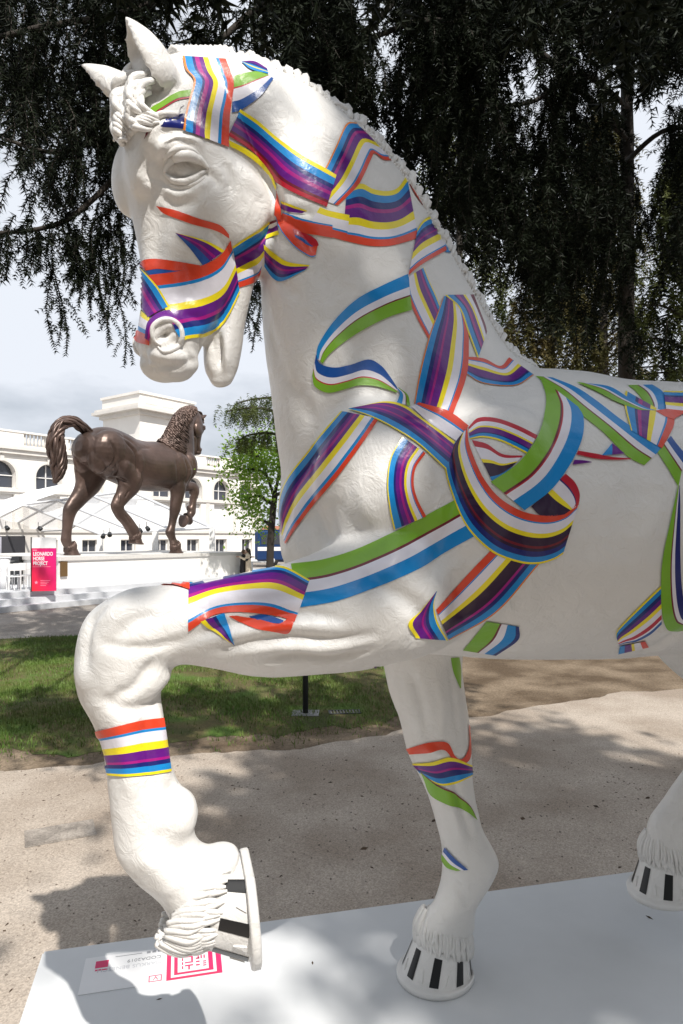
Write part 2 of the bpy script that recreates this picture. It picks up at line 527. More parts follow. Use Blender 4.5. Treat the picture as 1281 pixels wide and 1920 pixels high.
# ergot and back-of-knee knobs of the raised leg, knee bones
BODY.ellipsoid(side(300, 1268, LY + .02), (.026, .045, .020))
BODY.ellipsoid(side(408, 1612, LY), (.050, .060, .030), Matrix.Rotation(.15, 3, 'Y')); BODY.ellipsoid(side(402, 1645, LY), (.048, .066, .058))
BODY.ellipsoid(side(230, 1170, LY + .045), (.06, .045, .06))
BODY.ellipsoid(side(185, 1260, LY + .035), (.05, .045, .06))
BODY.ellipsoid(side(265, 1265, LY + .035), (.055, .045, .06))
BODY.ellipsoid(side(338, 1525, LY + .02), (.040, .05, .055))
def taubin(me, it, lam=0.5, mu=-0.52, fine=None):
    nv = len(me.vertices)
    co = np.empty(nv * 3); me.vertices.foreach_get('co', co); co = co.reshape(-1, 3)
    ed = np.empty(len(me.edges) * 2, int); me.edges.foreach_get('vertices', ed); ed = ed.reshape(-1, 2)
    i0 = np.concatenate([ed[:, 0], ed[:, 1]]); i1 = np.concatenate([ed[:, 1], ed[:, 0]])
    deg = np.maximum(np.bincount(i0, minlength=nv), 1)[:, None]
    def lap(c, k):
        s = np.stack([np.bincount(i0, weights=c[i1, a], minlength=nv) for a in range(3)], 1) / deg
        return c + (s - c) * k
    keep = None if fine is None else fine(co)[:, None]
    for k_ in range(it):
        c2 = lap(co, lam)
        co = c2 if keep is None or k_ < 3 else co + (c2 - co) * (1 - keep)
        if mu: co = lap(co, mu)
    me.vertices.foreach_set('co', co.ravel()); me.update()

def remesh(mb, voxel, it, mu=-0.52, fine=None):
    me0 = mb.mesh('tmp')
    o = bpy.data.objects.new('tmp', me0)
    COL.objects.link(o)
    md = o.modifiers.new('r', 'REMESH')
    md.mode = 'VOXEL'
    md.voxel_size = voxel
    dg = bpy.context.evaluated_depsgraph_get()
    me = bpy.data.meshes.new_from_object(o.evaluated_get(dg))
    bpy.data.objects.remove(o)
    bpy.data.meshes.remove(me0)
    taubin(me, it, 0.5, mu, fine)
    return me
VOX = 0.006
body_me = remesh(BODY, VOX, 11, 0, lambda c: np.clip((c[:, 0] - .60) / .10, 0, 1) * np.clip((c[:, 2] - 1.72) / .06, 0, 1))
body_me.name = 'horse_body'
def verts_np(me):
    co = np.empty(len(me.vertices) * 3); me.vertices.foreach_get('co', co); return co.reshape(-1, 3)
def norms_np(me):
    no = np.empty(len(me.vertices) * 3); me.vertex_normals.foreach_get('vector', no); return no.reshape(-1, 3)
def bvh_of(me):
    return BVHTree.FromPolygons([v.co[:] for v in me.vertices], [p.vertices[:] for p in me.polygons])
# ---- chisel strokes: polylines of the side view laid on the skin; + ridge, - groove
SKIN = bvh_of(body_me)
STROKES = [
  # (pixels, sigma m, depth m)
  ([(308, 622), (316, 634)], .021, -.034),
  ([(316, 306), (345, 300), (378, 308)], .012, -.020), ([(314, 326), (345, 330), (378, 320)], .010, -.014), ([(312, 272), (335, 262), (365, 272)], .008, -.010), ([(385, 320), (402, 332), (410, 350)], .008, -.007), ([(300, 336), (325, 352), (360, 350)], .007, -.007), ([(286, 290), (280, 320), (292, 345)], .014, -.010),
  ([(300, 365), (330, 385), (370, 380)], .012, -.006), ([(418, 300), (432, 330), (430, 365)], .010, -.006), ([(440, 300), (455, 335)], .010, -.005), ([(255, 262), (262, 300), (258, 340)], .014, .006),
  ([(275, 690), (300, 690), (345, 692)], .006, -.006), ([(330, 640), (352, 660), (365, 680)], .008, -.008), ([(395, 625), (400, 660), (402, 695)], .008, -.010), ([(420, 640), (424, 690)], .010, .006), ([(350, 590), (380, 600)], .012, -.006),
  # face: crest below the eye, hollow over it, cheek edge, lips
  ([(395, 365), (360, 400), (335, 440), (325, 480)], .022, .007), ([(300, 380), (292, 440), (290, 500)], .024, -.009), ([(345, 470), (355, 520), (350, 570)], .030, -.010),
  ([(300, 252), (330, 242), (360, 250)], .016, -.008), ([(240, 250), (262, 290), (272, 340)], .020, -.008),
  ([(432, 275), (500, 332), (522, 378), (522, 404), (500, 440), (470, 464), (440, 480)], .014, -.016), ([(420, 300), (480, 345), (500, 385), (480, 430)], .022, .006),
  ([(262, 668), (300, 682), (340, 684), (372, 674)], .009, -.008), ([(300, 700), (340, 705), (370, 696)], .010, .005), ([(380, 632), (380, 660), (380, 700)], .009, -.020), ([(408, 625), (412, 665), (412, 700)], .010, -.016), ([(392, 712), (415, 716), (436, 706)], .008, .006),
  ([(340, 600), (352, 630), (345, 655)], .010, -.005), ([(410, 640), (408, 680)], .010, -.010), ([(425, 560), (415, 610)], .012, -.006),
  # throat latch and neck
  ([(525, 410), (560, 430), (590, 470)], .012, -.010), ([(540, 395), (590, 400)], .010, -.008), ([(500, 470), (520, 520), (560, 560)], .016, -.006),
  ([(505, 100), (560, 190), (600, 260), (650, 330)], .030, -.012), ([(600, 460), (660, 620), (720, 740)], .045, -.010), ([(500, 600), (540, 720), (600, 800)], .030, -.008), ([(800, 380), (760, 560), (760, 700)], .04, .006),
  # shoulder, breast, elbow
  ([(640, 770), (590, 850), (548, 930), (533, 1000)], .020, -.012), ([(760, 740), (690, 830), (640, 930), (600, 1010)], .040, -.012), ([(740, 770), (830, 800), (860, 900), (840, 1010), (800, 1090)], .030, -.016),
  ([(700, 1090), (760, 1120), (800, 1160), (780, 1200)], .022, -.014), ([(880, 1020), (870, 1100), (840, 1180)], .03, -.010), ([(640, 960), (680, 1010), (700, 1060)], .03, -.010),
  # forearm muscles
  ([(640, 1160), (560, 1150), (480, 1160), (400, 1180), (330, 1205)], .014, -.010), ([(700, 1190), (620, 1200), (540, 1195), (470, 1205), (400, 1222)], .012, -.010), ([(690, 1220), (620, 1235), (560, 1230), (500, 1238)], .011, -.009),
  ([(640, 1178), (560, 1172), (480, 1182), (400, 1198)], .014, .007), ([(690, 1205), (600, 1217), (520, 1215), (460, 1222)], .013, .007), ([(620, 1130), (540, 1120), (440, 1135), (350, 1150)], .020, -.006), ([(560, 1105), (480, 1108), (390, 1125)], .03, .006),
  # knee and cannon of the raised leg
  ([(300, 1150), (250, 1165), (215, 1200)], .014, -.008), ([(330, 1205), (280, 1215), (230, 1215), (190, 1205)], .012, -.009), ([(200, 1130), (172, 1165), (160, 1210), (160, 1260)], .012, -.008), ([(290, 1240), (250, 1290), (210, 1310)], .014, -.009),
  ([(190, 1310), (230, 1330), (280, 1325), (300, 1310)], .014, -.010), ([(270, 1330), (275, 1400), (285, 1470), (300, 1520)], .014, -.010), ([(300, 1340), (305, 1400), (315, 1450)], .012, .006), ([(220, 1340), (235, 1420), (245, 1500)], .018, .006), ([(310, 1470), (335, 1500), (340, 1540)], .014, -.008), ([(290, 1560), (320, 1590), (350, 1600)], .018, -.008), ([(260, 1600), (300, 1640), (330, 1680)], .022, .007),
  # standing leg
  ([(770, 1260), (790, 1320), (800, 1380)], .016, -.008), ([(820, 1270), (830, 1330), (825, 1390)], .014, .006), ([(845, 1240), (850, 1300), (858, 1370)], .014, -.007), ([(800, 1400), (830, 1415), (865, 1410)], .014, .007), ([(850, 1460), (866, 1520), (885, 1570)], .012, -.008), ([(835, 1470), (852, 1530), (868, 1580)], .012, .005), ([(850, 1650), (870, 1680), (880, 1700)], .014, -.008),
  # flank and stifle
  ([(1281, 1180), (1230, 1215), (1200, 1222)], .02, -.010),
]
def chisel(me, strokes):
    co = verts_np(me); no = norms_np(me)
    disp = np.zeros(len(co))
    for pix, sg, dep in strokes:
        pts = []
        right = pix[0] == 'R'
        q = catmull(pix[1] if right else pix, 6)
        for x, y in q:
            p, nr = hit_right(x, y) if right else hit(x, y, SKIN)
            if p is not None: pts.append(p[:])
        if len(pts) < 2: continue
        P = np.array(pts)
        lo, hi = P.min(0) - 3 * sg, P.max(0) + 3 * sg
        idx = np.where(((co > lo) & (co < hi)).all(1))[0]
        if not len(idx): continue
        d2 = np.full(len(idx), 1e9); fade = np.ones(len(idx))
        c = co[idx]
        L = len(P)
        for j in range(L - 1):
            a, b = P[j], P[j + 1]
            ab = b - a
            t = np.clip(((c - a) @ ab) / max(ab @ ab, 1e-12), 0, 1)
            dd = ((c - a - t[:, None] * ab) ** 2).sum(1)
            s = (j + t) / (L - 1)
            m = dd < d2
            d2[m] = dd[m]; fade[m] = np.minimum(1, 4 * np.minimum(s[m], 1 - s[m]) + .35)
        disp[idx] += dep * np.exp(-d2 / sg ** 2) * fade
    # hand-worked unevenness of the surface
    f1 = np.array([noise.noise(Vector(p) * 7.0) for p in co]) * .0035
    f2 = np.array([noise.noise(Vector(p) * 22.0 + Vector((9, 0, 0))) for p in co]) * .0012
    co2 = co + no * (disp + f1 + f2)[:, None]
    me.vertices.foreach_set('co', co2.ravel()); me.update()
def hit_right(x, z):
    p, nr, _, _ = SKIN.ray_cast(Vector((x, -2.5, z)), Vector((0, 1, 0)), 5.0)
    return p, nr
RIGHT = [([(-.95, 1.25), (-.98, 1.45), (-1.05, 1.62), (-1.2, 1.75)], .028, -.030), ([(-1.0, 1.72), (-1.12, 1.80), (-1.3, 1.84)], .030, -.016), ([(-1.42, 1.30), (-1.40, 1.50), (-1.48, 1.70)], .026, -.026), ([(-1.1, 1.10), (-1.25, 1.22), (-1.35, 1.40)], .026, -.022),
         ([(-.90, 1.55), (-.88, 1.35), (-.92, 1.15)], .035, .014), ([(-1.15, 1.45), (-1.2, 1.3), (-1.15, 1.15)], .05, .016), ([(.05, 1.62), (.12, 1.40), (.10, 1.20)], .028, -.022), ([(.28, 1.60), (.30, 1.40), (.25, 1.22)], .026, -.022), ([(-.15, 1.60), (-.12, 1.35), (-.05, 1.2)], .035, -.016), ([(.18, 1.45), (.2, 1.3)], .05, .016),
         ([(-1.08, 1.0), (-1.14, .88)], .016, -.014), ([(-1.12, .62), (-1.0, .47)], .014, -.012), ([(.12, 1.05), (.12, .85)], .018, -.014), ([(-.62, 1.72), (-.85, 1.68), (-.98, 1.6)], .03, -.014), ([(-1.22, .92), (-1.24, .80)], .014, .010)]
chisel(body_me, [(p, s, d) for p, s, d in STROKES] + [(('R', p), s, d) for p, s, d in RIGHT])
taubin(body_me, 1, .4, 0)
smooth(body_me)
SKIN = bvh_of(body_me)

feather_mes = [f.mesh('fetlock_hair', True) for f in FEATHERS]
# ---- mane, forelock and tail
ND = np.array([np.concatenate([r[0], r[1], r[2], [r[3]]]) for r in NECK])
NS = catmull(ND, 12)
rr = random.Random(11)
MANE = MB()
def neck_pt(s, a, k=1.0, lift=0.0):
    lift = lift - .012
    f = s * (len(NS) - 1); i = min(int(f), len(NS) - 2); q = NS[i] * (1 - (f - i)) + NS[i + 1] * (f - i)
    c, A, B, tp = q[:3], q[3:6], q[6:9], q[9]
    p = c + A * math.cos(a) * k + B * math.sin(a) * (1 + tp * math.cos(a)) * k
    return p + lift * (A / np.linalg.norm(A) * math.cos(a) + B / np.linalg.norm(B) * math.sin(a))
NL = 150
for i in range(NL):
    s = .05 + .95 * (i + rr.uniform(-.3, .3)) / NL
    for layer in range(2):
        amax = math.radians(rr.uniform(62, 95) * (1 - .25 * layer))
        ph = rr.uniform(0, 6.28); amp = rr.uniform(.010, .022)
        pts = []
        for j in range(15):
            t = j / 14
            a = math.radians(6) - (amax + math.radians(6)) * t
            w = amp * math.sin(t * 11 + ph)
            sag = -.05 * t * t
            pts.append(neck_pt(min(max(s + (w + sag) * .5, 0), 1), a, 1.0, .012 + .018 * math.sin(min(t * 5, 1.57)) * min(1, .35 + t * 3) + (layer * .024 + .012 * math.sin(t * 17 + ph)) * min(1, t * 3)))
        r0 = rr.uniform(.010, .017)
        MANE.tube(pts, list(np.interp(np.linspace(0, 1, 15), [0, .12, .35, .7, 1], [r0 * .35, r0 * .55, r0, r0 * .95, r0 * .35])), 6)
    # small tufts that show along the crest on the near side
    pts = [neck_pt(s + .004 * math.sin(j), math.radians(10 - 7 * j), 1.0, .006 + .016 * math.sin(j * .8)) for j in range(5)]
    pts = catmull(pts, 3)
    MANE.tube(pts, list(np.interp(np.linspace(0, 1, len(pts)), [0, .25, .5, .75, 1], [.002, .0038, .0046, .004, .002])), 8)
for k in range(12):                                    # curls behind the ears
    x = 322 + 9 * k
    MANE.tube([hv(x, 116, -.02 + .012 * (k % 3)), hv(x - 5, 100, .012 * (k % 3)), hv(x + 2, 91, .01), hv(x + 12, 93, .018), hv(x + 16, 106, .03)], [.005, .008, .009, .008, .003], 8)
mane_me = MANE.mesh('mane', True)
FORE = MB()
def fl(pix, r0=.014, wav=.006):
    """lock of hair: (px, py, offset from the head's plane)"""
    q = catmull(pix, 6)
    ph = rr.uniform(0, 6.28)
    pts = [hv(x + 3 * math.sin(i * .9 + ph), y + 3 * math.cos(i * .8 + ph), o + wav * math.sin(i * .7 + ph)) for i, (x, y, o) in enumerate(q)]
    FORE.tube(pts, list(np.interp(np.linspace(0, 1, len(pts)), [0, .25, .7, 1], [r0 * .7, r0 * 1.15, r0, r0 * .3])), 8)
for k in np.arange(0, 13, .7):                                     # sweep over the poll and down the forehead
    o = .070 - k * .0125
    fl([(350 - 2 * k, 112, o * .4), (298 - 3 * k, 116 + k, o * .85), (258 - 2 * k, 146 + 2 * k, o), (240 - 2 * k, 192 + 3 * k, o * 1.05), (242 - 2 * k, 240 + 2 * k, o * 1.1)], .0105)
for k in np.arange(0, 11, .75):                                     # curls turning back under the near ear
    fl([(306 - 5 * k, 138 + 2 * k, .080 - .004 * k), (270 - 3 * k, 158 + 4 * k, .110 - .008 * k), (262 - 3 * k, 190 + 4 * k, .126 - .010 * k), (286 - 6 * k, 214 + 4 * k, .136 - .009 * k), (322 - 9 * k, 214 + 5 * k, .138 - .009 * k), (345 - 11 * k, 200 + 7 * k, .132 - .009 * k)], .0078)
for k in range(7):
    fl([(280, 132 + 7 * k, .085), (250, 150 + 8 * k, .100), (244, 180 + 8 * k, .116), (262, 206 + 6 * k, .128), (300, 222 + 2 * k, .136)], .0075)
for k in range(6):
    fl([(256, 120 + 8 * k, .03), (230, 142 + 12 * k, .04), (216, 172 + 12 * k, .035), (222, 205 + 11 * k, .06), (238, 225 + 8 * k, .08)], .009)
fore_me = FORE.mesh('forelock', True)
TAIL = MB()
TP = catmull([(-1.50, .0, 1.82), (-1.66, 0, 1.93), (-1.84, .01, 1.99), (-2.02, .02, 1.93), (-2.10, .02, 1.76), (-2.10, .03, 1.56), (-2.06, .03, 1.36), (-2.08, .02, 1.18), (-2.13, .02, 1.06)], 6)
TR = np.interp(np.linspace(0, 1, len(TP)), [0, .15, .4, .6, .8, 1], [.06, .072, .080, .112, .095, .02])
TAIL.tube(TP, list(TR * .8), 14)
for k in range(16):
    ph = 2 * math.pi * k / 16
    pts = []
    for i, p in enumerate(TP):
        t = TP[min(i + 1, len(TP) - 1)] - TP[max(i - 1, 0)]; t /= np.linalg.norm(t)
        e1 = np.array([0, 1, 0.]); e2 = np.cross(t, e1)
        an = ph + i * .11 * (1 if k % 3 else .6) + .25 * math.sin(i * .5 + k)
        pts.append(p + (e1 * math.cos(an) + e2 * math.sin(an)) * TR[i] * (.92 + .12 * math.sin(i * .8 + k * 2)))
    TAIL.tube(pts, list(np.clip(TR * .28, .008, .03)), 6)
tail_me = TAIL.mesh('tail', True)

# ---- hoof meshes
def hoof_mesh():
    m = MB(); n = 48
    lv = [(-.0, 1.05, 0), (.020, 1.055, 0), (.0215, 1.0, 0)]
    rows = []
    def row(z, k=1.0, zoff=None):
        r = []
        for j in range(n):
            p = hoof_r(z, 2 * math.pi * j / n)
            r.append((p.x * k, p.y * k, p.z if zoff is None else zoff))
        return r
    rows = [row(0, .55, .004), row(0, 1.0, .0), row(0, 1.06, .003), row(0, 1.065, .017), row(0, 1.04, .022), row(.18, 1.0), row(.22, 1.0), row(.5), row(.8), row(1.0), row(1.0, .8)]
    vs = [p for r in rows for p in r]; fs = []
    for i in range(len(rows) - 1):
        for k in range(n):
            k2 = (k + 1) % n
            fs.append((i * n + k, i * n + k2, (i + 1) * n + k2, (i + 1) * n + k))
    fs.append(tuple(range(n))[::-1]); fs.append(tuple((len(rows) - 1) * n + k for k in range(n)))
    m.add(vs, fs)
    return m.mesh('hoof', True)
def patch_mesh(a0, a1, z0=.24, z1=.84, off=.0015):
    m = MB(); na, nz = 8, 5
    vs = []
    for i in range(nz + 1):
        for j in range(na + 1):
            a = a0 + (a1 - a0) * j / na; z = z0 + (z1 - z0) * i / nz
            p = hoof_r(z, a); vs.append((p.x + math.cos(a) * off, p.y + math.sin(a) * off, p.z))
    fs = [(i * (na + 1) + j, i * (na + 1) + j + 1, (i + 1) * (na + 1) + j + 1, (i + 1) * (na + 1) + j) for i in range(nz) for j in range(na)]
    m.add(vs, fs); return m.mesh('stripe', True)
def nail_mesh(a):
    m = MB()
    q = [hoof_r(.28, a - .07), hoof_r(.28, a + .07), hoof_r(.52, a)]
    o = [Vector((p.x + math.cos(a) * .004, p.y + math.sin(a) * .004, p.z)) for p in q]
    q = [Vector((p.x - math.cos(a) * .002, p.y - math.sin(a) * .002, p.z)) for p in q]
    m.add([*q, *o], [(3, 4, 5), (0, 1, 4, 3), (1, 2, 5, 4), (2, 0, 3, 5)])
    return m.mesh('nail')
HOOF_ME = hoof_mesh()
def wmat(name, col, rough, coat=0.0):
    """painted fibreglass: fine brushed relief, faint dirt"""
    m = mat(name, col, rough, var=.035, vscale=3.0, coat=coat)
    nt = m.node_tree; b = nt.nodes['Principled BSDF']
    tc = nt.nodes.new('ShaderNodeTexCoord')
    n1 = nt.nodes.new('ShaderNodeTexNoise'); n1.inputs['Scale'].default_value = 26; n1.inputs['Detail'].default_value = 6; n1.inputs['Roughness'].default_value = .65
    n1.inputs['Distortion'].default_value = 1.2
    wv = nt.nodes.new('ShaderNodeTexWave'); wv.inputs['Scale'].default_value = 34; wv.inputs['Distortion'].default_value = 14; wv.inputs['Detail'].default_value = 3; wv.inputs['Detail Scale'].default_value = .7
    ng = nt.nodes.new('ShaderNodeTexNoise'); ng.inputs['Scale'].default_value = 4.5; ng.inputs['Detail'].default_value = 2
    rg = nt.nodes.new('ShaderNodeValToRGB'); rg.color_ramp.elements[0].position = .52; rg.color_ramp.elements[1].position = .68
    mu = nt.nodes.new('ShaderNodeMath'); mu.operation = 'MULTIPLY'
    m2 = nt.nodes.new('ShaderNodeMath'); m2.operation = 'MULTIPLY_ADD'; m2.inputs[1].default_value = .04
    bp = nt.nodes.new('ShaderNodeBump'); bp.inputs['Strength'].default_value = .85; bp.inputs['Distance'].default_value = .005
    for nd in (n1, wv, ng): nt.links.new(tc.outputs['Object'], nd.inputs['Vector'])
    nt.links.new(ng.outputs['Fac'], rg.inputs['Fac'])
    nt.links.new(wv.outputs['Fac'], mu.inputs[0]); nt.links.new(rg.outputs['Color'], mu.inputs[1])
    nt.links.new(mu.outputs[0], m2.inputs[0]); nt.links.new(n1.outputs['Fac'], m2.inputs[2])
    nt.links.new(m2.outputs[0], bp.inputs['Height']); nt.links.new(bp.outputs[0], b.inputs['Normal'])
    return m
M_WHITE = wmat('white_paint', (.77, .755, .73), .34)
M_BLACK = mat('black_vinyl', (.012, .012, .013), .35)
M_BRONZE = mat('bronze', (.145, .095, .078), .38, .5, col2=(.065, .045, .037), vscale=2.2, bump=.25, bscale=18, bdist=.012)

def cast(root, material, stripes):
    for nm, me in (('body', body_me), *[('fetlock_hair', f) for f in feather_mes], ('mane', mane_me), ('forelock', fore_me), ('tail', tail_me)):
        o = link_mesh(nm, me, root)
        if nm != 'body': o['kind'] = 'stuff'
        if not len(me.materials): me.materials.append(None)
        o.material_slots[0].link = 'OBJECT'; o.material_slots[0].material = material
    if not len(HOOF_ME.materials): HOOF_ME.materials.append(None)
    for M in HOOVES:
        h = link_mesh('hoof', HOOF_ME, root); h.matrix_local = M
        h.material_slots[0].link = 'OBJECT'; h.material_slots[0].material = material
        if stripes:
            for d in stripes_me: link_mesh('stripe', d, h)
            for d in nails_me: link_mesh('nail', d, h)
    for nm, me in FACE:
        o = link_mesh(nm, me, root)
        if not len(me.materials): me.materials.append(None)
        o.material_slots[0].link = 'OBJECT'; o.material_slots[0].material = material
FACE = []
def face_part(nm, tubes=(), ball=None):
    T = MB()
    for pix, rad, out in tubes:
        q = catmull(pix, 6); pts = []
        for x, y in q:
            p, nr = hit(x, y, SKIN)
            if p is not None: pts.append(p + nr * out)
        T.tube(pts, list(np.interp(np.linspace(0, 1, len(pts)), np.linspace(0, 1, len(rad)), rad)), 12)
    if ball: T.ellipsoid(*ball)
    me = T.mesh(nm, True); FACE.append((nm, me))
    m2 = me.copy(); co = verts_np(m2); co = co - 2 * ((co - HP) @ HN)[:, None] * HN; m2.vertices.foreach_set('co', co.ravel()); m2.flip_normals(); m2.update(); FACE.append((nm, m2))
ec, en = hit(345, 311, SKIN)
ME = MB(); ME.ellipsoid(ec - en * .016, (.026, .018, .021), HM, 48, 32)
eyem = ME.mesh('eye', True); co = verts_np(eyem); pc = np.array((ec + en * .002)[:]) + HF * .006
d = np.linalg.norm(co - pc, axis=1); co = co - np.array(en[:]) * (.010 * np.exp(-(d / .0075) ** 2))[:, None]; eyem.vertices.foreach_set('co', co.ravel()); eyem.update()
FACE.append(('eye', eyem)); m2 = eyem.copy(); co = verts_np(m2); co = co - 2 * ((co - HP) @ HN)[:, None] * HN; m2.vertices.foreach_set('co', co.ravel()); m2.flip_normals(); m2.update(); FACE.append(('eye', m2))
face_part('eyelid', [([(307.5, 324.1), (315.9, 300.6), (334.4, 287.1), (357.9, 288.8), (376.4, 300.6), (391.5, 317.4)], [.003, .008, .013, .012, .009, .003], .006), ([(307.5, 312.3), (312.6, 293.8), (334.4, 278.7), (359.6, 281.2), (381.4, 297.2)], [.002, .006, .008, .006, .002], -.001)])
face_part('eyelid', [([(307.5, 324.1), (321.0, 337.5), (342.8, 342.6), (363.0, 337.5), (378.1, 327.4), (391.5, 317.4)], [.003, .006, .0075, .007, .005, .002], .003), ([(317.6, 346.8), (339.4, 351.8), (364.6, 345.1), (384.8, 332.5)], [.002, .0045, .0045, .002], -.0005)])
face_part('nostril', [([(302, 648), (288, 636), (287, 614), (302, 601), (322, 601), (337, 614), (340, 636), (328, 654), (308, 660), (296, 650)], [.002, .0045, .006, .0065, .0065, .007, .007, .006, .0045, .002], .001)])
stripes_me = [patch_mesh(a - .13, a + .13) for a in (-2.35, -1.57, -.78, 0, .78, 1.57, 2.35)]
nails_me = [nail_mesh(a) for a in (-1.96, -1.17, -.39, .39, 1.17, 1.96)]
for d in stripes_me: d.materials.append(M_BLACK)
for d in nails_me: d.materials.append(M_WHITE)
ROOT_LOC = (ORG[0], ORG[1], PH)
horse = empty('horse_statue', ROOT_LOC, math.pi + TH, 'white horse statue wrapped in painted striped ribbons on the low grey plinth', 'statue')
cast(horse, M_WHITE, True)
